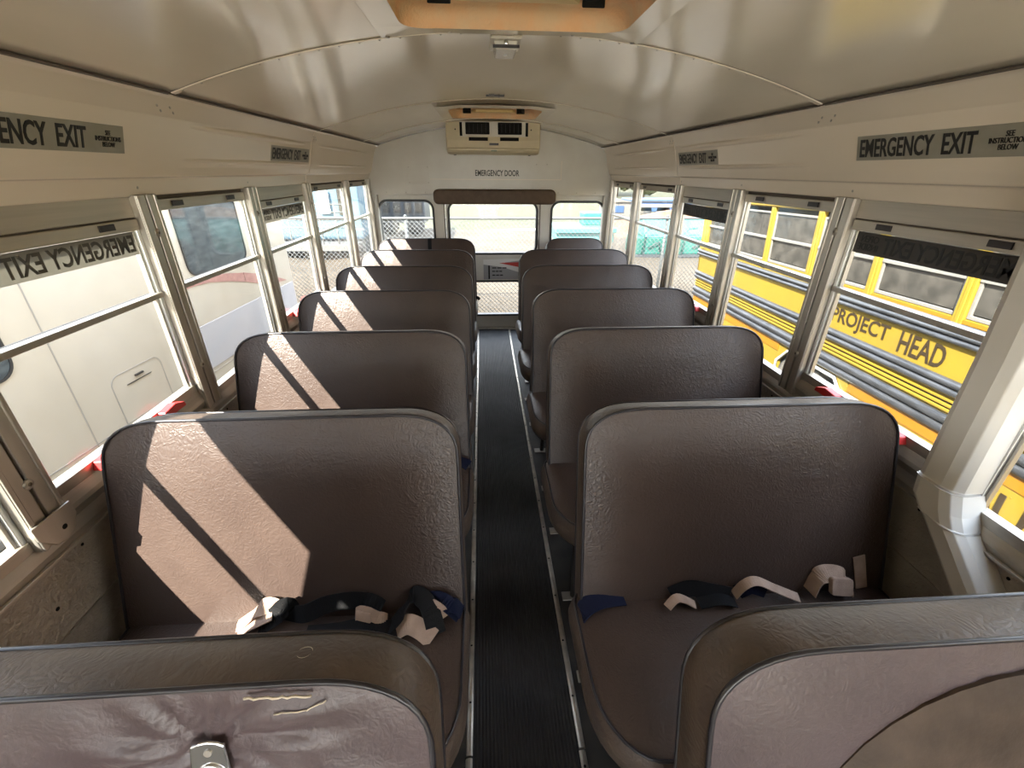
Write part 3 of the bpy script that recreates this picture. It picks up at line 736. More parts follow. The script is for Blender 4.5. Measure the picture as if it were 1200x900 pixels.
ROW0, DROW = 0.345, 0.675
XL, XR, SW = -.640, .633, .925
def rowy(r): return ROW0+DROW*r
LBL = {1: 'second row from the camera', 2: 'third row from the camera', 3: 'fourth row from the camera', 4: 'fifth row from the camera', 5: 'last but one row before the rear wall', 6: 'last row against the rear wall'}
SUNL = {1: 'broad sunlit patch on its back and webbing across its cushion', 2: 'sunlit stripe on its back', 3: 'narrow sun stripe', 4: 'small sun stripe', 5: 'sunlit outer corner', 6: 'dark strap over its top'}
seatL = thing('bus_seat', (XL, rowy(1), 0), 'brown vinyl bus seat left of the aisle, '+LBL[1]+', with tangled belts', 'bus seat', 'bus seats left of the aisle')
make_back(seatL, SW); make_cushion(seatL, SW, 1)
seatR = thing('bus_seat', (XR, rowy(1), 0), 'brown vinyl bus seat beside the white pillar cover, second right row from the camera', 'bus seat', 'bus seats right of the aisle')
make_back(seatR, SW); make_cushion(seatR, SW, -1)
for r in range(2, 7):
    c = copy_tree(seatL); c.location = (XL, rowy(r), 0)
    c['label'] = 'brown vinyl bus seat left of the aisle, '+LBL[r]
    if r < 6:
        c = copy_tree(seatR); c.location = (XR+(.0 if r < 5 else .03), rowy(r), 0)
        c['label'] = 'brown vinyl bus seat right of the aisle, '+LBL[r]
s6 = thing('bus_seat', (.80, rowy(6), 0), 'narrower brown vinyl bus seat, last on the right before the rear window', 'bus seat', 'bus seats right of the aisle')
make_back(s6, .56, rx=.15, rz=.10); make_cushion(s6, .56, -1)

# foreground seats (row 0), finer mesh
LP = (.180, STOP-.105)     # latch position on the left seat, local x and s
def folds(cx, cs, k0, amp, R):
    def fn(x, s):
        dx, ds = x-cx, s-cs; r = math.hypot(dx, ds); a = math.atan2(ds, dx)
        w = math.exp(-(r/R)**2)
        return -.012*math.exp(-(r/.06)**2)+amp*w*min(1, r/.03)*(sin(a*k0+3*r*8)+.6*sin(a*(k0*1.7)+1.3))*.5
    return fn
seat0L = thing('bus_seat', (XL-.0, rowy(0), 0), 'nearest left bus seat, its skylit toned brown vinyl back cracked, with a chrome latch plate', 'bus seat', 'bus seats left of the aisle')
make_back(seat0L, SW, dense_step=.010, extra=folds(LP[0], LP[1]+.02, 12, .012, .17), front_mat='vinyl_skylit', rings=36)
make_cushion(seat0L, SW, 1)
def on_back(x, s, d=.0): return back_fn(x, s, d)
# chrome latch plate
def lp(p_, d): return back_fn(LP[0]+p_[0], LP[1]+p_[1], d)
outl = [(-.022, .030), (-.012, .034), (0, .036), (.012, .034), (.020, .030), (.028, -.05), (-.016-.012, -.05)]
b = MB(); b.prism(outl, lambda q, d: lp(q, d), .006, .0105); plate = b.build('latch_plate', 'chrome', seat0L, bevel=.002)
b = MB(); ring(b, [(.020*cos(a), -.018+.022*sin(a)) for a in [2*pi*k/24 for k in range(24)]], [(.016*cos(a), -.018+.018*sin(a)) for a in [2*pi*k/24 for k in range(24)]], lambda q, d: lp(q, d), .010, .0135); b.build('latch_rim', 'chrome', plate, bevel=.001)
b = MB(); b.prism([(.0155*cos(a), -.018+.0175*sin(a)) for a in [2*pi*k/20 for k in range(20)]], lambda q, d: lp(q, d), .008, .0112); b.build('latch_bowl', 'metal_dark', plate)
b = MB(); b.prism([(.005*cos(a), .021+.005*sin(a)) for a in [2*pi*k/12 for k in range(12)]], lambda q, d: lp(q, d), .010, .012); b.build('latch_screw', 'alu', plate)
# torn edge lines
def jag(p0, p1, n, amp, sd_):
    rnd = random.Random(sd_); return [(p0[0]+(p1[0]-p0[0])*k/n+rnd.uniform(-amp, amp)*.4, p0[1]+(p1[1]-p0[1])*k/n+rnd.uniform(-amp, amp)) for k in range(n+1)]
b = MB()
for p0, p1, n, amp, rad in (((.231, STOP-.012), (.312, STOP-.013), 14, .0020, .0017), ((.33, STOP-.022), (.305, STOP-.034), 6, .0012, .0010), ((.305, STOP-.034), (.265, STOP-.036), 8, .0012, .0010)):
    b.tube([on_back(x, s, .0085) for x, s in jag(p0, p1, n, amp, n)], rad, 5)
b.build('torn_vinyl_edge', 'crack', seat0L)
# ring mark on the top band
b = MB(); b.tube([back_fn(.285+.010*cos(a), STOP+.0045, -.045+.010*sin(a)) for a in [2*pi*k/16 for k in range(16)]], .0007, 5, closed=True)
b.build('ring_scratch', 'crack', seat0L)

seat0R = thing('bus_seat', (XR+.06, rowy(0), 0), 'nearest right bus seat, brown vinyl, its back creased, with a folded pad', 'bus seat', 'bus seats right of the aisle')
def crease(x, s):
    t_ = STOP-s
    return .0016*math.exp(-((t_-.025)/.02)**2)*sin(x*260+3*sin(x*90))*(1 if x > -.2 else .4)+.0012*math.exp(-((x+.02)/.15)**2)*sin(s*150+x*40+2*sin(x*60))
make_back(seat0R, SW+.06, dense_step=.010, extra=crease, front_mat='vinyl_skylit', rings=36)
make_cushion(seat0R, SW+.02, -1)
# folded pad leaning on the front of the right seat
b = MB(); pl = []
for k in range(40):
    a = 2*pi*k/40; ca, sa = cos(a), sin(a)
    pl.append((.05+.39*math.copysign(abs(ca)**.9, ca), STOP-.298+.26*math.copysign(abs(sa)**.95, sa)))
def padfold(x, s): return .004*sin(x*70+s*50+2*sin(x*25))*max(0, (s-(STOP-.18))/.08)
face_mesh(b, pl, back_fn, .014, .016, rings=14, extra=padfold)
v = []; f = []; n = len(pl)
for dd in (.014, .0): v += [back_fn(x, s, dd) for x, s in pl]
for k in range(n): j = (k+1) % n; f.append((k, n+k, n+j, j))
b.add(v, f, True); b.build('folded_pad', 'pad_vinyl', seat0R)

# ---------------------------------------------------------------- belts and webbing
def ribbon(mb, path, width, thick=.0016, twist=None, side=None):
    """flat webbing: path points, side vector per point gives the flat direction"""
    P = [Vector(q) for q in path]; n = len(P)
    # smooth the path
    Q = []; S = []; T = side if side else [(0, 1, 0)]*n
    for i in range(n-1):
        p0 = P[max(0, i-1)]; p1 = P[i]; p2 = P[i+1]; p3 = P[min(n-1, i+2)]
        for k in range(6):
            t = k/6
            Q.append(0.5*((2*p1)+(p2-p0)*t+(2*p0-5*p1+4*p2-p3)*t*t+(3*p1-p0-3*p2+p3)*t**3))
            S.append(Vector(T[i]).lerp(Vector(T[i+1]), t))
    Q.append(P[-1]); S.append(Vector(T[-1]))
    v = []; f = []
    for i, q in enumerate(Q):
        d = (Q[min(i+1, len(Q)-1)]-Q[max(i-1, 0)]).normalized(); s = S[i]-d*S[i].dot(d); s.normalize(); nrm = d.cross(s)
        for a, c in ((-1, -1), (1, -1), (1, 1), (-1, 1)): v.append(q+s*a*width/2+nrm*c*thick)
    for i in range(len(Q)-1):
        for k in range(4): f.append((i*4+k, i*4+(k+1) % 4, (i+1)*4+(k+1) % 4, (i+1)*4+k))
    f += [(3, 2, 1, 0), tuple(len(Q)*4-4+k for k in range(4))]
    mb.add(v, f, False); return mb
def belt(label, paths, m, buckle=None, group=None):
    t = thing('seat_belt', paths[0][0][0], label, 'seat belt', group); og = paths[0][0][0]
    b = MB()
    for path, w, side in paths: ribbon(b, path, w, side=side)
    wb_ = b.build('webbing', m, t, og)
    for (c, ex, ey, sz, mm) in (buckle or []):
        mx = frame_mx(c, ex, ey); b = MB(); b.prism(rrect(-sz[0], sz[0], -sz[1], sz[1], min(sz)*.35, 4), lambda q, d: tuple(mx @ Vector((q[0], q[1], d))), -sz[1]*.28, sz[1]*.28)
        b.build('buckle', mm, t, og, bevel=.002)
    return t
y1_ = rowy(1)-.172; zc = .447     # crease line of row 1
U = (0, .35, 1); F_ = (0, 1, .1)
def E1(x, dy=0, dz=0): return (x, y1_-.012+dy, zc+.012+dz)
g1 = 'belts tangled on the second left seat'
belt('pale tan belt strap folded upright at the window side of the sunlit left seat', [([E1(-.80, -.01, -.02), E1(-.765, -.01, .005), E1(-.735, -.005, .03), E1(-.70, .0, .045), E1(-.665, -.01, .03)], .042, [(0, 1, .2), (.3, 1, .3), (.5, .8, .4), (.3, .6, 1), (0, 1, 1)]),
      ([E1(-.79, -.03, -.02), E1(-.74, -.03, .012), E1(-.69, -.02, .03)], .03, [(0, 1, .3)]*3)], 'belt_tan', group=g1)
belt('black belt webbing looped in the crease of the sunlit left seat', [([E1(-.74, -.02, -.02), E1(-.68, -.02, .03), E1(-.655, -.01, .05), E1(-.64, -.01, .02), E1(-.60, -.02, .03), E1(-.54, -.01, .05), E1(-.46, 0, .045), E1(-.40, -.01, .02)], .05, [F_, U, U, U, U, U, U, F_]),
      ([E1(-.60, -.05, -.012), E1(-.52, -.055, .0), E1(-.44, -.05, .008), E1(-.38, -.055, -.002), E1(-.345, -.05, -.01)], .045, [F_]*5)], 'belt_black', group=g1)
belt('tan belt buckle end lying on black webbing, sunlit left seat', [([E1(-.465, -.03, .03), E1(-.44, -.035, .045), E1(-.41, -.035, .02), E1(-.385, -.03, .0)], .032, [(0, 1, .6), U, U, F_])], 'belt_tan', [(E1(-.44, -.045, .038), (1, -.1, -.3), (0, .5, 1), (.020, .013), 'belt_tan')], group=g1)
belt('black belt folded in a tent shape over tan webbing near the aisle, left seat', [([E1(-.385, -.06, -.012), E1(-.345, -.03, .02), E1(-.31, .0, .055), E1(-.27, -.02, .035), E1(-.245, -.075, -.008)], .05, [(.2, 1, 0), (.3, 1, .3), (.6, 1, .4), (.8, .8, .2), (1, .4, .3)])], 'belt_black', group=g1)
belt('tan belt flap under the tent shaped black belt, left seat', [([E1(-.36, -.06, -.012), E1(-.325, -.055, .012), E1(-.29, -.065, .004), E1(-.255, -.085, -.012)], .05, [(.2, 1, .6)]*4), ([E1(-.27, .0, .02), E1(-.245, -.02, .03), E1(-.225, -.03, .0)], .03, [U]*3)], 'belt_tan', group=g1)
belt('navy belt end bunched at the aisle side of the sunlit left seat', [([E1(-.27, .01, .025), E1(-.235, .0, .035), E1(-.205, -.02, .012), E1(-.185, -.03, .0)], .042, [U, U, F_, F_]), ([E1(-.24, .0, .0), E1(-.205, -.01, .02), E1(-.18, -.02, .0)], .045, [F_]*3)], 'belt_navy', group=g1)
g2 = 'belts tangled on the second right seat'
belt('pale tan belt tongue lying in the crease of the second right seat', [([E1(.405, -.035, -.004), E1(.44, -.02, .014), E1(.49, -.03, -.006)], .026, [F_]*3)], 'belt_tan', group=g2)
belt('dark green black belt bunched in the crease of the second right seat', [([E1(.43, .0, .0), E1(.48, .0, .025), E1(.54, -.01, .02), E1(.60, -.01, .0)], .05, [U]*4), ([E1(.50, -.03, .0), E1(.56, -.03, .012), E1(.61, -.03, -.005)], .035, [F_]*3)], 'belt_black', group=g2)
belt('tan and navy belt arched in the crease of the second right seat', [([E1(.615, -.01, .0), E1(.635, -.01, .04), E1(.67, -.01, .055), E1(.73, -.02, .03), E1(.80, -.03, .0)], .028, [(0, 1, .3)]*5)], 'belt_tan', group=g2)
belt('navy belt bundle under the arched tan belt, second right seat', [([E1(.63, .0, .0), E1(.66, -.01, .03), E1(.71, -.01, .01)], .04, [U]*3)], 'belt_navy', group=g2)
belt('beige belt buckle pad standing in the crease by the right wall', [([E1(.845, -.01, .0), E1(.86, -.005, .05), E1(.895, .0, .06), E1(.945, -.005, .045), E1(.955, -.02, .0)], .05, [(0, 1, .4), (.3, 1, .2), (0, 1, .8), (0, 1, .8), (0, 1, .4)])], 'belt_tan', [(E1(.915, -.03, .04), (1, 0, -.15), (0, .4, 1), (.034, .026), 'belt_tan')], group=g2)
belt('dark tan strap hanging at the wall end of the second right seat', [([E1(1.0, .03, .09), E1(1.01, .02, .05), E1(1.02, .0, -.01)], .035, [(1, 0, 0)]*3)], 'belt_tan', group=g2)
belt('navy belt hanging over the aisle edge of the second right seat', [([(.29, y1_+.0, .452), (.22, y1_-.01, .458), (.175, y1_-.025, .445), (.155, y1_-.04, .41), (.150, y1_-.05, .34)], .06, [F_]*5)], 'belt_navy', group=g2)
belt('navy belt wedged in the crease of the third left seat near the aisle', [([(-.30, rowy(2)-.182, .47), (-.25, rowy(2)-.19, .48), (-.20, rowy(2)-.19, .465), (-.18, rowy(2)-.19, .45)], .045, [U]*4)], 'belt_navy')
b = MB()
pth = [back_fn(-.035, STOP-.30, .016), back_fn(-.03, STOP-.10, .017), back_fn(-.03, STOP-.02, .010), back_fn(-.03, STOP+.009, -.02), back_fn(-.03, STOP+.009, -.07), back_fn(-.03, STOP-.02, -.097), back_fn(-.03, STOP-.2, -.10)]
ribbon(b, [Vector(q)+Vector((XL+.06, rowy(6), 0)) for q in pth], .035, side=[(1, 0, 0)]*7)
tag(b.build('strap', 'belt_black', None, (XL, rowy(6), .9)), 'black strap looped over the top of the last left seat', 'strap')
belt('black belt end sticking out beside the aisle from the last left seat', [([(-.21, rowy(6)-.19, .45), (-.165, rowy(6)-.21, .46), (-.145, rowy(6)-.21, .44)], .03, [U]*3)], 'belt_black')

# ================================================================ CEILING FITTINGS
def hatch(y0, y1, label, near):
    t = thing('roof_hatch', (0, (y0+y1)/2, PK), label, 'roof hatch', 'roof hatches'); og = (0, (y0+y1)/2, PK)
    # flange following the roof curve, recess liner, cover, bar and brackets
    FX = .335; b = MB(); cy = (y0+y1)/2; hy = (y1-y0)/2
    inn = rrect(-FX+.03, FX-.03, y0+.03, y1-.03, .09, 8); out = rect_match(-FX-.045, FX+.045, y0-.045, y1+.045, inn)
    n = len(inn); v = []; f = []
    for q in out: v.append((q[0], q[1], roofz(q[0])-.003))
    for q in inn: v.append((q[0], q[1], roofz(q[0])-.010))
    for k in range(n): j = (k+1) % n; f.append((k, n+k, n+j, j))
    b.add(v, f, False); fl = b.build('flange', 'ceiling', t, og)
    b = MB()
    for i, (o_, z) in enumerate(((0, None), (.0, .05), (.035, .10), (.06, .115))): pass
    v = []; f = []; lv = [(0, 0), (.004, .012), (.012, .034), (.03, .045), (.06, .05)]
    for o_, dz in lv:
        k_ = 1-o_/.3
        for q in inn: v.append((q[0]*k_, cy+(q[1]-cy)*(1-o_/hy), roofz(q[0]*k_)-.010+dz))
    for r in range(len(lv)-1):
        for k in range(n): j = (k+1) % n; f.append((r*n+k, (r+1)*n+k, (r+1)*n+j, r*n+j))
    b.add(v, f, True); f2 = tuple((len(lv)-1)*n+k for k in range(n)); b.f.append(f2); b.sm.append(False)
    b.build('recess_liner', 'hatch_in', t, og)
    b = MB(); b.box(-FX-.05, FX+.05, y0-.05, y1+.05, PK+.05, PK+.09)
    for xa, xb, ya, yb in ((-FX-.05, -FX-.02, y0-.05, y1+.05), (FX+.02, FX+.05, y0-.05, y1+.05), (-FX-.05, FX+.05, y0-.05, y0-.02), (-FX-.05, FX+.05, y1+.02, y1+.05)): b.box(xa, xb, ya, yb, PK-.0, PK+.06)
    b.build('cover', 'rearwall', t, og, bevel=.01)
    b = MB().prism([(-.16, 0), (.16, 0), (.13, .05), (-.13, .05)], lambda q, z: (q[0], y1-.17-q[1], PK+.004+z), 0, .02)
    bar = b.build('release_bar', 'hatch_bar', t, og, bevel=.006)
    for sx_ in (-1, 1):
        MB().prism([(sx_*.165, 0), (sx_*.225, 0), (sx_*.20, .045), (sx_*.165, .045)], lambda q, z: (q[0], y1-.165-q[1], PK+.0+z), 0, .035).build('bracket', 'black', t, og, bevel=.003)
    b = MB()
    for x in (-.36, -.18, 0, .18, .36): b.dome((x, y1+.028, roofz(x)-.006), .007, 'z', -1, .6, 10)
    b.build('rivet', 'alu', t, og)
    return t
hatch(1.02, 1.56, 'roof hatch with peach liner and amber bar, cut by the top edge of the picture', True)
hatch(3.20, 3.86, 'small looking roof hatch with peach liner just before the cream air unit', False)

# dome lamp
t = thing('ceiling_lamp', (-.014, 1.70, PK), 'small rectangular clear ceiling lamp behind the near roof hatch', 'ceiling lamp'); og = (-.014, 1.70, PK)
b = MB().box(-.062, .034, 1.64, 1.80, PK-.012, PK-.002); b.build('base', 'ac_light', t, og, bevel=.003)
b = MB(); v = []; b.prism([(-.052, 0), (.024, 0), (.018, .024), (-.046, .024)], lambda q, y: (q[0], y, PK-.012-q[1]), 1.655, 1.785)
b.build('lens', 'clear', t, og, bevel=.004)
b = MB(); b.dome((-.014, 1.652, PK-.02), .008, 'y', -1, .6, 10); b.dome((-.014, 1.72, PK-.036), .006, 'z', -1, .5, 8); b.build('screw', 'chrome', t, og)
b = MB(); b.box(-.055, .027, 1.650, 1.656, PK-.032, PK-.024); b.build('lens_clip', 'metal_dark', t, og)
t = thing('ceiling_catch', (-.03, 2.83, PK), 'tiny dark metal catch on the ceiling in front of the air unit', 'catch'); og = (-.03, 2.83, PK)
b = MB(); b.box(-.065, .035, 2.81, 2.83, PK-.008, PK); b.box(-.05, -.02, 2.79, 2.85, PK-.006, PK); b.box(.0, .012, 2.80, 2.84, PK-.010, PK); b.build('plate', 'metal_dark', t, og, bevel=.001)

# air unit on the rear bulkhead
YA = 4.12
t = thing('air_conditioner', (0, YA, 1.71), 'cream plastic air unit with two black louvres above the rear door', 'air conditioner'); og = (.005, YA, 1.71)
t.location = og
def ax(u): return -.383+(u-522)*.007
def az(v_): return 1.945-(v_-139.5)*.0060
b = MB(); b.prism([(0, 1.94), (-.012, 1.80), (.0, 1.745), (.035, 1.712), (.09, 1.70), (.46, 1.705), (.46, 1.94)], lambda q, x: (x, YA+q[0], q[1]), -.385, .395)
b.build('housing', 'ac', t, og, bevel=.012, seg=3)
b = MB(); b.box(ax(524), ax(631), YA-.016, YA, 1.725, 1.738); b.build('lower_lip', 'ac', t, og, bevel=.003)
b = MB(); b.box(ax(538.5), ax(618), YA-.024, YA-.006, az(159.5), az(141.5)); pan = b.build('front_panel', 'ac_light', t, og, bevel=.004)
for u0 in (545, 582.8):
    b = MB(); ring(b, rrect(ax(u0), ax(u0+28), az(157), az(142.8), .006, 3), rrect(ax(u0)+.012, ax(u0+28)-.012, az(157)+.010, az(142.8)-.010, .003, 3), XZ, YA-.034, YA-.022)
    lv = b.build('louvre', 'black', t, og)
    MB().box(ax(u0)+.008, ax(u0+28)-.008, YA-.0255, YA-.0245, az(157)+.006, az(142.8)-.006).build('louvre_back', 'black', lv)
    b = MB()
    for k in range(5):
        x = ax(u0)+.03+k*.034; b.box(x, x+.002, YA-.029, YA-.025, az(156), az(144))
    b.build('vane', 'metal_dark', lv)
for x0, x1, v0, v1 in ((538.2, 541.2, 142.8, 159), (615.2, 618.2, 142.8, 159)):
    MB().box(ax(x0), ax(x1), YA-.028, YA-.023, az(v1), az(v0)).build('side_slot', 'black', t, og)
for x0, x1 in ((548.5, 571), (585.3, 607.5)):
    MB().box(ax(x0), ax(x1), YA-.014, YA-.009, az(164.5), az(160.2)).build('lower_slot', 'black', t, og, bevel=.001)
MB().box(ax(572.5), ax(583.5), YA-.013, YA-.008, az(169.8), az(167)).build('control_window', 'metal_dark', t, og, bevel=.001)
MB().box(ax(574.5), ax(581.5), YA-.014, YA-.009, az(177), az(174)).build('badge', 'turq', t, og)
b = MB()
for x in (ax(533), ax(622)): b.dome((x, YA-.012, az(151)), .006, 'y', -1, .5, 8); b.dome((x-.01, YA+.0, az(181.5)), .012, 'z', -1, .5, 8)
b.build('screw', 'metal_dark', t, og)

# header signs
def hpx(z): return 1.075+(1.715-z)/(0.14)*0.04
def sign(s, y0, y1, label):
    zb, zt_ = 1.610, 1.676; n = Vector((-s, 0, -.286)).normalized()
    og = Vector((s*hpx(zb), (y0+y1)/2, zb)); t = thing('exit_sign', og, label, 'sign', 'emergency exit signs on the header panels')
    up_ = Vector((s*(hpx(zt_)-hpx(zb)), 0, zt_-zb)).normalized()
    if s < 0: ex = Vector((0, 1, 0)); o0 = Vector((s*hpx(zb), y0, zb))
    else: ex = Vector((0, -1, 0)); o0 = Vector((s*hpx(zb), y1, zb))
    mx = frame_mx(o0, ex, up_); om = Matrix.Translation(-og) @ mx; L = y1-y0
    b = MB().box(0, L, 0, .069, .0006, .0022, mx=om); pb = b.build('plate', 'decal', t)
    nrm = om.to_3x3() @ Vector((0, 0, 1))
    text_mesh('lettering', 'EMERGENCY  EXIT', L*.715, .051, om @ Matrix.Translation((.014, .009, .0028)), 'letter', pb, bold=.018)
    text_mesh('small_lettering', 'SEE\nINSTRUCTIONS\nBELOW', L*.175, .040, om @ Matrix.Translation((L*.80, .015, .0028)), 'letter', pb, bold=.006)
sign(-1, .952, 1.452, 'EMERGENCY EXIT sign on the left header panel nearest the camera')
sign(-1, 2.40, 2.90, 'small looking EMERGENCY EXIT sign farther back on the left header panel')
sign(1, .992, 1.492, 'EMERGENCY EXIT sign on the right header panel nearest the camera')
sign(1, 2.40, 2.88, 'small looking EMERGENCY EXIT sign farther back on the right header panel')

# ================================================================ OUTSIDE
GZ = -0.97
def grid(name, x0, x1, y0, y1, nx, ny, fz, m, label, cat, kind='structure'):
    b = MB(); v = []; f = []
    for j in range(ny+1):
        for i in range(nx+1):
            x = x0+(x1-x0)*i/nx; y = y0+(y1-y0)*j/ny; v.append((x, y, fz(x, y)))
    for j in range(ny):
        for i in range(nx): f.append((j*(nx+1)+i, j*(nx+1)+i+1, (j+1)*(nx+1)+i+1, (j+1)*(nx+1)+i))
    b.add(v, f, True); return tag(b.build(name, m), label, cat, kind=kind)
def gz(x, y):
    h = .02*sin(x*1.7+.6*sin(y*.9))+.02*sin(y*1.3+x*.4)
    r = 0
    if x < -1.5 and 6 < y < 30: r = .05*sin((x+.5*y)*2.4)*min(1, (-1.5-x))
    return GZ+h+r-.0
grid('ground', -40, 40, -25, 5.2, 160, 60, gz, 'bounce_dirt', 'pale bounce dirt ground under and around the parked buses', 'ground')  # out of view; lightened to act as a reflector for the interior
grid('ground', -40, 40, 5.2, 22, 160, 44, gz, 'dirt', 'dry sandy dirt ground on both sides of the fence', 'ground')
grid('ground', -60, 60, 22, 60, 40, 16, lambda x, y: GZ+.08*sin(x*.5)+max(0, (y-44))*.09*(1 if x < 9 else .4), 'grass', 'dry yellow green grass field beyond the fence', 'grass field')
grid('ground', 4, 140, 60, 130, 40, 20, lambda x, y: GZ+max(0, y-62)*.16+1.0*sin(x*.1+y*.05), 'hill', 'distant scrub hillside seen through the right windows', 'hill')

# chain link fence at Y = 8.4
FY, FZ0, FZ1 = 8.4, GZ+.02, 0.80
t = thing('chain_link_fence', (0, FY, GZ), 'galvanised chain link fence behind the bus', 'fence'); og = (0, FY, GZ)
b = MB(); X0, X1, st = -9.6, 10.8, .082; H = FZ1-FZ0
k = X0-H
r_ = .0048
while k < X1:
    for sg in (1, -1):
        xa, xb = (k, k+H) if sg > 0 else (k+H, k); za, zb = FZ0, FZ1
        # clip to the fence ends
        if min(xa, xb) > X0 and max(xa, xb) < X1: b.tube([(xa, FY+.002*sg, za), (xb, FY+.002*sg, zb)], r_, 3)
    k += st
b.build('wire_mesh', 'galv', t, og)['kind'] = 'stuff'
b = MB(); b.tube([(X0, FY, FZ1), (X1, FY, FZ1)], .021, 8); b.build('top_rail', 'galv', t, og)
for k in range(9):
    x = -8.75+2.42*k
    b = MB(); b.tube([(x, FY+.03, GZ-.1), (x, FY+.03, FZ1+.03)], .028, 8); b.dome((x, FY+.03, FZ1+.03), .03, h=1); b.build('fence_post', 'galv', t, og)

# ---- yellow school bus on the right, in its own tilted frame
fw = Vector((0.0272452, 0.99938838, -0.02192158)); upv = Vector((-0.04845344, 0.02322424, 0.99855541)); rtv = fw.cross(upv)
BH = 2.60
bo = CP+rtv*2.78-upv*BH
BM = Matrix(((rtv.x, fw.x, upv.x, bo.x), (rtv.y, fw.y, upv.y, bo.y), (rtv.z, fw.z, upv.z, bo.z), (0, 0, 0, 1)))
t = thing('school_bus', label='yellow school bus with black rub rails parked to the right', cat='school bus', mx=BM)
def q_(r): return BH+r   # heights relative to the camera -> local z
A0, A1 = -4.5, 6.12
YZ = lambda p_, x: (x, p_[0], p_[1])
# body shell profile in (x outwards away, z): roof curve, straight side, skirt
side_t, skirt = q_(-.945), q_(-2.12)
b = MB()
WA0, WA1 = 3.10, 4.02          # wheel opening
b.box(0, .04, A0, A1, q_(-1.60), q_(-.945))
b.box(0, .04, A0, WA0, skirt, q_(-1.60)); b.box(0, .04, WA1, A1, skirt, q_(-1.60))
b.box(0, 2.35, A1-.04, A1, skirt, q_(-.30)); b.box(0, 2.35, A0, A0+.04, skirt, q_(-.30)); b.box(2.31, 2.35, A0, A1, skirt, q_(-.30))
rp_ = [(0, q_(-.30)), (0, q_(-.345)), (2.35, q_(-.345)), (2.35, q_(-.30)), (2.30, q_(-.16)), (2.1, q_(0)), (1.7, q_(.10)), (1.175, q_(.13)), (.65, q_(.10)), (.25, q_(0)), (.05, q_(-.16))]
b.prism(rp_, XZ, A0, A1)
b.box(-.02, .02, A0, A1, q_(-.335), q_(-.30))
b.build('body', 'yellow', t, bevel=.006)
MB().box(.05, 2.3, A0+.05, A1-.05, skirt+.1, q_(-1.62)).build('underbody', 'dark', t)
# inside liner, so the glass looks dark
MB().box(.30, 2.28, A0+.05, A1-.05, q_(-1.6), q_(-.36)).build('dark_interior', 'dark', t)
# window pillars, frames and panes
PA = [A1-.13]+[4.57-.7006*(k-1)+0 for k in range(0, 14)]
b = MB()
def bus_window(a0, a1, first=False):
    w = thing('window', mx=None); w.parent = t
    w.name = 'window'
    b = MB(); zb, zt_ = q_(-.835), q_(-.385)
    ring(b, [(a1, zt_), (a0, zt_), (a0, zb-.03), (a1, zb-.03)], [(a1-.020, zt_-.018), (a0+.020, zt_-.018), (a0+.020, zb-.008), (a1-.020, zb-.008)], YZ, .006, .03)
    b.box(.0, .02, a0, a1, q_(-.645), q_(-.622))
    fr = b.build('window_frame', 'buswhite', w, bevel=.002)
    MB().box(.018, .022, a0+.01, a1-.01, zb, zt_).build('window_pane', 'busglass', fr)
for k in range(len(PA)-1):
    hi, lo = PA[k]-.035, PA[k+1]+.035
    if hi-lo > .2: bus_window(lo, hi)
    b = MB(); w2 = .034 if k else .06
    b.box(-.012, .03, PA[k]-w2, PA[k]+w2, q_(-.93), q_(-.34)); b.box(-.018, -.01, PA[k]-w2*.35, PA[k]+w2*.35, q_(-.90), q_(-.35))
    b.build('pillar', 'yellow', t, bevel=.004)
b = MB()
b.box(-.004, .03, A0, A1, q_(-.945), q_(-.868)); b.build('sill_panel', 'yellow', t)
b = MB(); b.box(-.009, -.003, A0, A1, q_(-.895), q_(-.872)); b.build('sill_strip', 'orange', t)
# rub rails: ribbed black bars
def rail(za, zb):
    h = (za-zb); b = MB(); n = 2
    pr = []
    m = 16
    for i in range(m+1):
        z = za-h*i/m; pr.append((-.010-.022*abs(sin(pi*n*i/m))**.6, z))
    pr += [(0.01, zb), (0.01, za)]
    b.prism(pr[::-1], XZ, A0, A1, False); b.build('rub_rail', 'railrub', t)
rail(q_(-.945), q_(-1.025)); rail(q_(-1.235), q_(-1.335)); rail(q_(-1.455), q_(-1.582))
b = MB()
for z in (-1.365, -1.40, -1.43):
    b.prism([(0, q_(z)+.012), (-.012, q_(z)+.006), (-.012, q_(z)-.006), (0, q_(z)-.012)][::-1], XZ, A0, A1)
b.build('pressed_ribs', 'yellow', t)
b = MB()
for z in (-1.383, -1.416): b.box(-.004, 0, A0, A1, q_(z)-.003, q_(z)+.003)
b.build('rib_shadow_line', 'buslet', t)
b = MB(); b.box(-.006, 0, A0, WA0-.02, q_(-1.668), q_(-1.583)); b.box(-.006, 0, WA1+.02, A1, q_(-1.668), q_(-1.583)); b.build('skirt_band', 'orange', t)
b = MB()
for k in range(40):
    a = A0+.3+k*.262
    if WA0-.05 < a < WA1+.05: continue
    b.dome((0, a, q_(-1.72)), .006, 'x', -1, .4, 6); b.dome((0, a+.1, q_(-2.06)), .006, 'x', -1, .4, 6)
b.build('rivet', 'orange', t)['kind'] = 'stuff'
def bus_text(body, a_far, a_near, zb, zt_, bold):
    # reads from far (left) to near (right) for a viewer on our side
    mx = Matrix(((0, 0, -1, -.003), (-1, 0, 0, a_far), (0, 1, 0, zb), (0, 0, 0, 1)))
    text_mesh('lettering', body, a_far-a_near, zt_-zb, mx, 'buslet', t, bold=bold, depth=.0015)
for w_, a_, c_ in (('PROJECT', 3.46, 2.885), ('HEAD', 2.79, 2.45), ('START', 2.28, 1.86)): bus_text(w_, a_, c_, q_(-1.205), q_(-1.055), .012)
bus_text('BUS', 2.02, 1.58, q_(-1.90), q_(-1.72), .012)
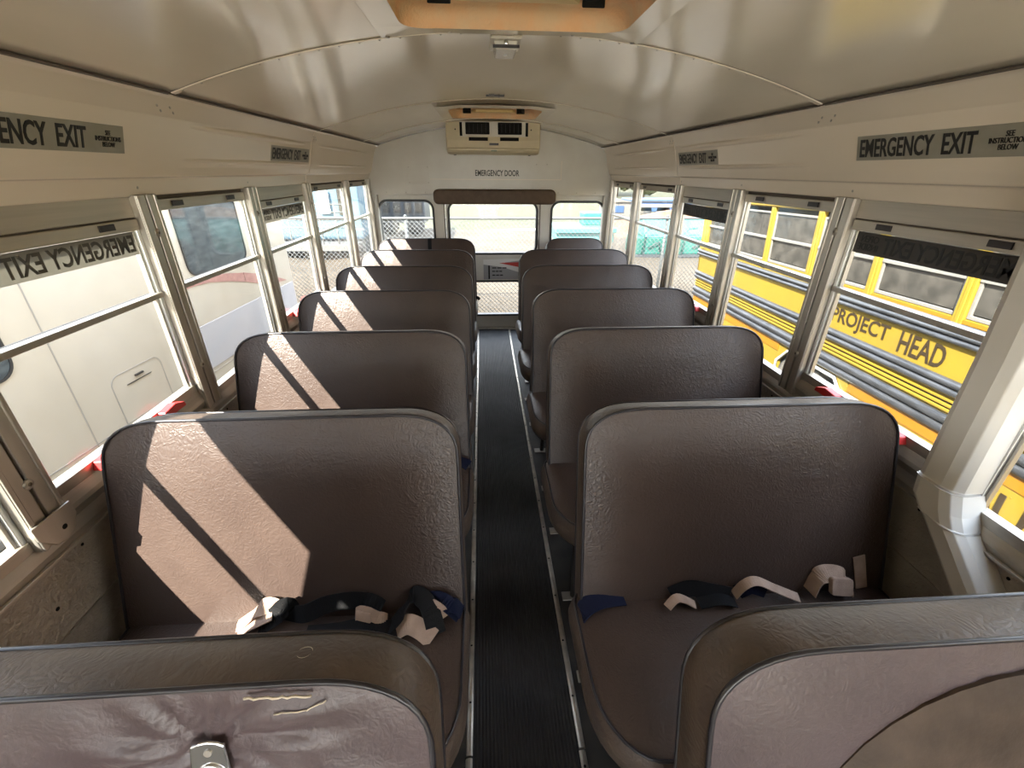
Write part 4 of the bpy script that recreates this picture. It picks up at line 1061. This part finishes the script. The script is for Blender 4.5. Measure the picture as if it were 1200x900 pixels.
# wheel opening trim, tyre and hub
pl = [(WA0-.0, q_(-2.12)), (WA0+.0, q_(-1.76)), (WA0+.14, q_(-1.615)), (WA1-.14, q_(-1.615)), (WA1, q_(-1.76)), (WA1, q_(-2.12))]
b = MB(); b.tube([(-.012, a, z) for a, z in pl], .014, 6); b.build('wheel_opening_trim', 'alu_bright', t)
b = MB()
b.prism([(WA0, q_(-1.60)), (WA0+.14, q_(-1.60)), (WA0, q_(-1.76))], YZ, 0, .035); b.prism([(WA1, q_(-1.60)), (WA1, q_(-1.76)), (WA1-.14, q_(-1.60))], YZ, 0, .035); b.build('opening_gusset', 'yellow', t)
MB().box(.32, .34, WA0-.05, WA1+.05, skirt, q_(-1.60)).build('wheel_well', 'dark', t)
def wheel(par, cx, cy, cz, r, w, hubm='hub'):
    b = MB(); n = 40; prof = [(r*.62, 0), (r*.86, -.02), (r*.97, .0), (r, .05), (r, w-.05), (r*.97, w), (r*.62, w)]
    v = []; f = []
    for pr_, d in prof:
        for k in range(n): a = 2*pi*k/n; v.append((cx+d, cy+pr_*cos(a), cz+pr_*sin(a)))
    for i in range(len(prof)-1):
        for k in range(n): j = (k+1) % n; f.append((i*n+k, i*n+j, (i+1)*n+j, (i+1)*n+k))
    b.add(v, f, True); ty = b.build('tyre', 'tire', par)
    b = MB(); v = []; f = []; prof = [(r*.63, 0), (r*.60, .03), (r*.45, .06), (r*.30, .03), (r*.22, -.03), (r*.05, -.04)]
    for pr_, d in prof:
        for k in range(n): a = 2*pi*k/n; v.append((cx+d, cy+pr_*cos(a), cz+pr_*sin(a)))
    for i in range(len(prof)-1):
        for k in range(n): j = (k+1) % n; f.append((i*n+k, i*n+j, (i+1)*n+j, (i+1)*n+k))
    f.append(tuple((len(prof)-1)*n+k for k in range(n)))
    b.add(v, f, True); b.build('wheel_rim', hubm, ty)
wheel(t, .03, 3.62, .50, .50, .28, 'hub'); wheel(t, .03, -2.6, .50, .50, .28)

# ---- cream motor home on the left
fw2 = Vector((0.0627643, 0.99802571, 0.0)).normalized(); rt2 = Vector((fw2.y, -fw2.x, 0)); up2 = Vector((0, 0, 1))
ro = CP-rt2*2.3; RH = CP.z-GZ; ro = ro-up2*RH
RM = Matrix(((-rt2.x, fw2.x, 0, ro.x), (-rt2.y, fw2.y, 0, ro.y), (0, 0, 1, ro.z), (0, 0, 0, 1)))
t = thing('motor_home', label='cream motor home with dark windows parked close on the left', cat='motor home', mx=RM)
# local x = away from our bus, y = to the rear, z = up from the ground
def rz(r): return RH+r
XZm = XZ
R0, R1 = -3.2, 4.62
b = MB(); b.prism([(0, rz(-1.55)), (0, rz(.25)), (.05, rz(.42)), (.2, rz(.52)), (2.1, rz(.52)), (2.25, rz(.42)), (2.3, rz(.25)), (2.3, rz(-1.55))], XZ, R0, R1)
b.build('body', 'rvwhite', t, bevel=.05, seg=4)
b = MB(); b.box(-.004, .01, 2.80, R1-.06, rz(-1.38), rz(-1.05)); b.build('lower_panel', 'rvgray', t, bevel=.002)
def rv_win(a0, a1, z0, z1, name='window'):
    w = thing(name); w.parent = t
    b = MB(); ol = rrect(a0, a1, z0, z1, .075, 6); ring(b, rrect(a0-.012, a1+.012, z0-.012, z1+.012, .085, 6), ol, YZ, -.008, .012); b.build('window_frame', 'rubber', w)
    b = MB(); b.prism(rrect(a0, a1, z0, z1, .075, 6), YZ, -.004, .01); b.build('window_pane', 'rvglass', w)
rv_win(3.13, 3.86, rz(-.69), rz(-.19)); rv_win(1.05, 1.825, rz(-.86), rz(-.38)); rv_win(-1.6, -.4, rz(-.75), rz(-.2))
b = MB(); b.box(-.003, .002, 2.016, 2.022, rz(-1.52), rz(-.1)); b.box(-.003, .002, R0+.1, R1-.06, rz(-1.385), rz(-1.379)); b.box(-.003, .002, 2.9, R1-.06, rz(-1.418), rz(-1.413)); b.box(-.003, .002, 2.9, 2.904, rz(-1.5), rz(-.95))
b.build('panel_seam', 'rvseam', t)
b = MB(); ring(b, rrect(2.23, 2.62, rz(-1.43), rz(-1.085), .06, 6), rrect(2.235, 2.615, rz(-1.425), rz(-1.09), .056, 6), YZ, -.003, .002)
ht = b.build('hatch_door', 'rvseam', t)
b = MB(); b.box(-.012, .0, 2.40, 2.46, rz(-1.14), rz(-1.13)); b.box(-.006, .0, 2.33, 2.52, rz(-1.168), rz(-1.165)); b.build('hatch_handle', 'metal_dark', ht)
b = MB(); b.box(-.02, .0, R0+.1, R1-.1, rz(-1.545), rz(-1.50)); b.build('lower_trim', 'buswhite', t, bevel=.006)
b = MB(); b.box(-.015, .0, 1.72, 2.06, rz(-1.535), rz(-1.48)); b.build('vent_scoop', 'buswhite', t, bevel=.01)
b = MB()
S_ = [(2.99, -.745), (3.12, -.735), (3.3, -.738), (3.55, -.775), (3.75, -.815), (3.93, -.862), (4.2, -.935), (4.44, -1.01)]
wd = [.03, .04, .05, .065, .08, .09, .07, .005]
for i in range(len(S_)-1):
    a, c = S_[i], S_[i+1]; g = .008 if i in (1, 4, 5) else 0
    b.prism([(a[0]+g, rz(a[1])+wd[i]*.25), (a[0]+g, rz(a[1])-wd[i]*.75), (c[0], rz(c[1])-wd[i+1]*.75), (c[0], rz(c[1])+wd[i+1]*.25)], YZ, -.004, .0)
b.build('side_stripe', 'rvstripe', t)
wheel(t, .04, -1.6, .42, .42, .25, 'hub'); wheel(t, .04, 3.6, .42, .42, .25, 'hub')
b = MB(); b.box(.1, 2.2, R0+.2, R1-.2, .35, 1.0); b.build('underbody', 'dark', t)

# ---- things behind the fence
def simple(name, label, cat, parts, group=None, base=None):
    t = thing(name, base, label, cat, group)
    for nm, m, mb in parts: mb.build(nm, m, t, base, bevel=.01)
    return t
# blue grey office trailer with white railing, left
t = thing('office_trailer', (-5.6, 15.5, GZ), 'blue grey site trailer behind the fence on the left, with a white notice', 'trailer'); og = (-5.6, 15.5, GZ)
MB().box(-8.4, -4.1, 15.5, 18.5, GZ+.45, 2.6).build('body', 'blueg', t, og, bevel=.03)
b = MB(); b.box(-8.4, -4.1, 15.6, 18.4, GZ, GZ+.5); b.build('skirting', 'dark', t, og)
b = MB(); b.box(-4.75, -4.35, 15.46, 15.5, .25, 1.35); b.build('window', 'busglass', t, og)
b = MB(); b.box(-8.5, -4.0, 15.4, 18.6, 2.6, 2.7); b.build('roof', 'buswhite', t, og)
MB().box(-5.36, -5.02, 15.42, 15.45, .30, .98).build('notice_sheet', 'paper', t, og)
t = thing('railing', (-5.4, 14.6, GZ), 'white tube railing in front of the blue grey trailer', 'railing'); og = (-5.4, 14.6, GZ)
for k in range(9):
    x = -8.0+k*.48; b = MB(); b.tube([(x, 14.6, GZ), (x, 14.6, .62)], .025, 6); b.build('railing_post', 'buswhite', t, og)
for z in (.62, .40, .18, -.05):
    b = MB(); b.tube([(-8.0, 14.6, z), (-4.16, 14.6, z)], .022, 6); b.build('railing_bar', 'buswhite', t, og)
b = MB(); b.box(-8.2, -4.1, 14.4, 15.3, GZ+.25, GZ+.42); b.build('deck', 'buswhite', t, og)
t = thing('dark_trailer', (-2.6, 20, GZ), 'dark grey trailer beyond the fence seen in the rear left window', 'trailer'); og = (-2.6, 20, GZ)
MB().box(-4.5, -2.55, 20, 22, GZ+.5, .55).build('body', 'dark', t, og, bevel=.05)
b = MB()
for k in range(4): b.box(-4.3+k*.45, -4.0+k*.45, 19.97, 20, -.05, .35)
b.build('window_row', 'busglass', t, og); b = MB(); b.box(-4.55, -2.5, 19.98, 20.02, -.45, -.38); b.build('side_strip', 'buswhite', t, og)
for xx in (-4.1, -3.0):
    b = MB(); b.tube([(xx, 20, GZ+.4), (xx, 20.3, GZ+.4)], .38, 16); b.build('tyre', 'tire', t, og)
# teal equipment on the right
t = thing('teal_planter', (6.2, 14.5, GZ), 'long teal farm implement with curved pipes beyond the fence on the right', 'farm implement'); og = (6.2, 14.5, GZ)
MB().box(4.9, 8.2, 14.5, 15.6, GZ+.08, GZ+.62).build('hopper', 'teal', t, og, bevel=.04)
MB().prism([(14.5, GZ+.62), (15.0, GZ+1.15), (15.6, GZ+1.15), (15.6, GZ+.62)], YZ, 5.2, 8.0).build('upper_deck', 'turq', t, og, bevel=.03)
for k in range(5):
    x = 5.1+k*.66; b = MB(); b.tube([(x, 14.4, GZ+.05), (x, 14.38, GZ+.75), (x+.12, 14.38, GZ+.9), (x+.4, 14.38, GZ+.92)], .03, 6); b.build('pipe', 'teal', t, og)
for k in range(4):
    x = 5.3+k*.75; b = MB(); b.tube([(x, 14.45, GZ+.3), (x+.35, 14.42, GZ+.5), (x+.4, 14.42, GZ+.2)], .02, 6); b.build('hose', 'dark', t, og)
b = MB(); b.box(4.8, 8.3, 14.3, 14.5, GZ+.02, GZ+.09); b.build('frame_bar', 'dark', t, og)
t = thing('turquoise_cart', (2.9, 13.4, GZ), 'flat turquoise cart behind the fence seen in the rear right window', 'farm cart'); og = (2.9, 13.4, GZ)
MB().box(2.05, 3.9, 13.4, 15.0, -.08, .06).build('bed', 'turq', t, og, bevel=.02)
MB().box(3.05, 3.75, 14.2, 14.9, .06, .42).build('box', 'teal', t, og, bevel=.03)
b = MB(); b.box(2.1, 3.85, 13.5, 14.9, -.35, -.1); b.build('chassis', 'turq', t, og, bevel=.02)
for xx in (2.3, 3.6):
    b = MB(); b.tube([(xx, 13.45, GZ+.3), (xx, 13.7, GZ+.3)], .3, 16); b.build('wheel', 'tire', t, og)
t = thing('blue_truck', (11.2, 27, GZ), 'long blue and white truck trailer far behind the teal implement', 'truck'); og = (11.2, 27, GZ)
MB().box(8.6, 14.6, 27, 29, -.55, .13).build('cargo_body', 'bluep', t, og, bevel=.05)
MB().box(8.6, 14.6, 26.97, 27, -.30, -.12).build('white_stripe', 'buswhite', t, og)
MB().box(8.6, 14.6, 26.95, 26.99, -.02, .06).build('dark_stripe', 'dark', t, og)
for xx in (9.5, 10.6, 13.4, 14.2):
    b = MB(); b.tube([(xx, 27, GZ+.42), (xx, 27.3, GZ+.42)], .42, 16); b.build('wheel', 'tire', t, og)
t = thing('white_shed', (7.6, 26, GZ), 'small white shed with a blue window far behind the right windows', 'shed'); og = (7.6, 26, GZ)
MB().box(6.9, 8.3, 26, 27.6, GZ, .05).build('wall', 'buswhite', t, og, bevel=.02)
MB().box(7.3, 7.9, 25.96, 26, -.5, -.15).build('window', 'bluep', t, og)
MB().prism([(6.8, .05), (8.4, .05), (7.6, .2)], XZ, 25.9, 27.7).build('roof', 'buswhite', t, og)
grid('ground', 5.5, 16, 19, 25, 24, 12, lambda x, y: GZ+.02+1.0*max(0, sin(pi*(x-5.5)/10.5))*max(0, sin(pi*(y-19)/6)), 'orangedirt', 'low bank of rust coloured soil beyond the teal implement', 'soil bank')
# trees
def tree(x, y, h, r, label, seed):
    rnd = random.Random(seed); z0 = GZ
    t = thing('tree', (x, y, z0), label, 'tree', 'dusty trees on the far field'); og = (x, y, z0)
    b = MB(); b.tube([(x, y, z0-.3), (x+.1, y, z0+h*.35), (x, y, z0+h*.6)], [.18, .14, .08], 7); b.build('trunk', 'bark', t, og)
    b = MB()
    for k in range(16):
        c = Vector((x+rnd.uniform(-r, r)*.7, y+rnd.uniform(-r, r)*.7, z0+h*rnd.uniform(.4, .95))); rr = r*rnd.uniform(.28, .5)
        v = []; f = []; n = 8; m = 6
        for i in range(m+1):
            th = pi*i/m
            for j in range(n):
                ph = 2*pi*j/n; d = rr*rnd.uniform(.75, 1.2); v.append(c+Vector((d*sin(th)*cos(ph), d*sin(th)*sin(ph), d*cos(th)*.85)))
        for i in range(m):
            for j in range(n): f.append((i*n+j, i*n+(j+1) % n, (i+1)*n+(j+1) % n, (i+1)*n+j))
        b.add(v, f, False)
    b.build('crown', 'leaf', t, og)
TL = ['nearest the fence line', 'beside the blue truck', 'behind the white shed', 'right of the shed', 'farther right', 'in front of the hillside', 'at the hillside foot']
for k, (x, y, h, r) in enumerate(((13.0, 38, 4.2, 2.2), (19.5, 41, 4.8, 2.6), (14.0, 49, 4.4, 2.4), (27, 44, 5.2, 3.0), (36, 47, 5.6, 3.2))):
    tree(x, y, h, r, 'dusty green tree on the far field, '+TL[k], k)
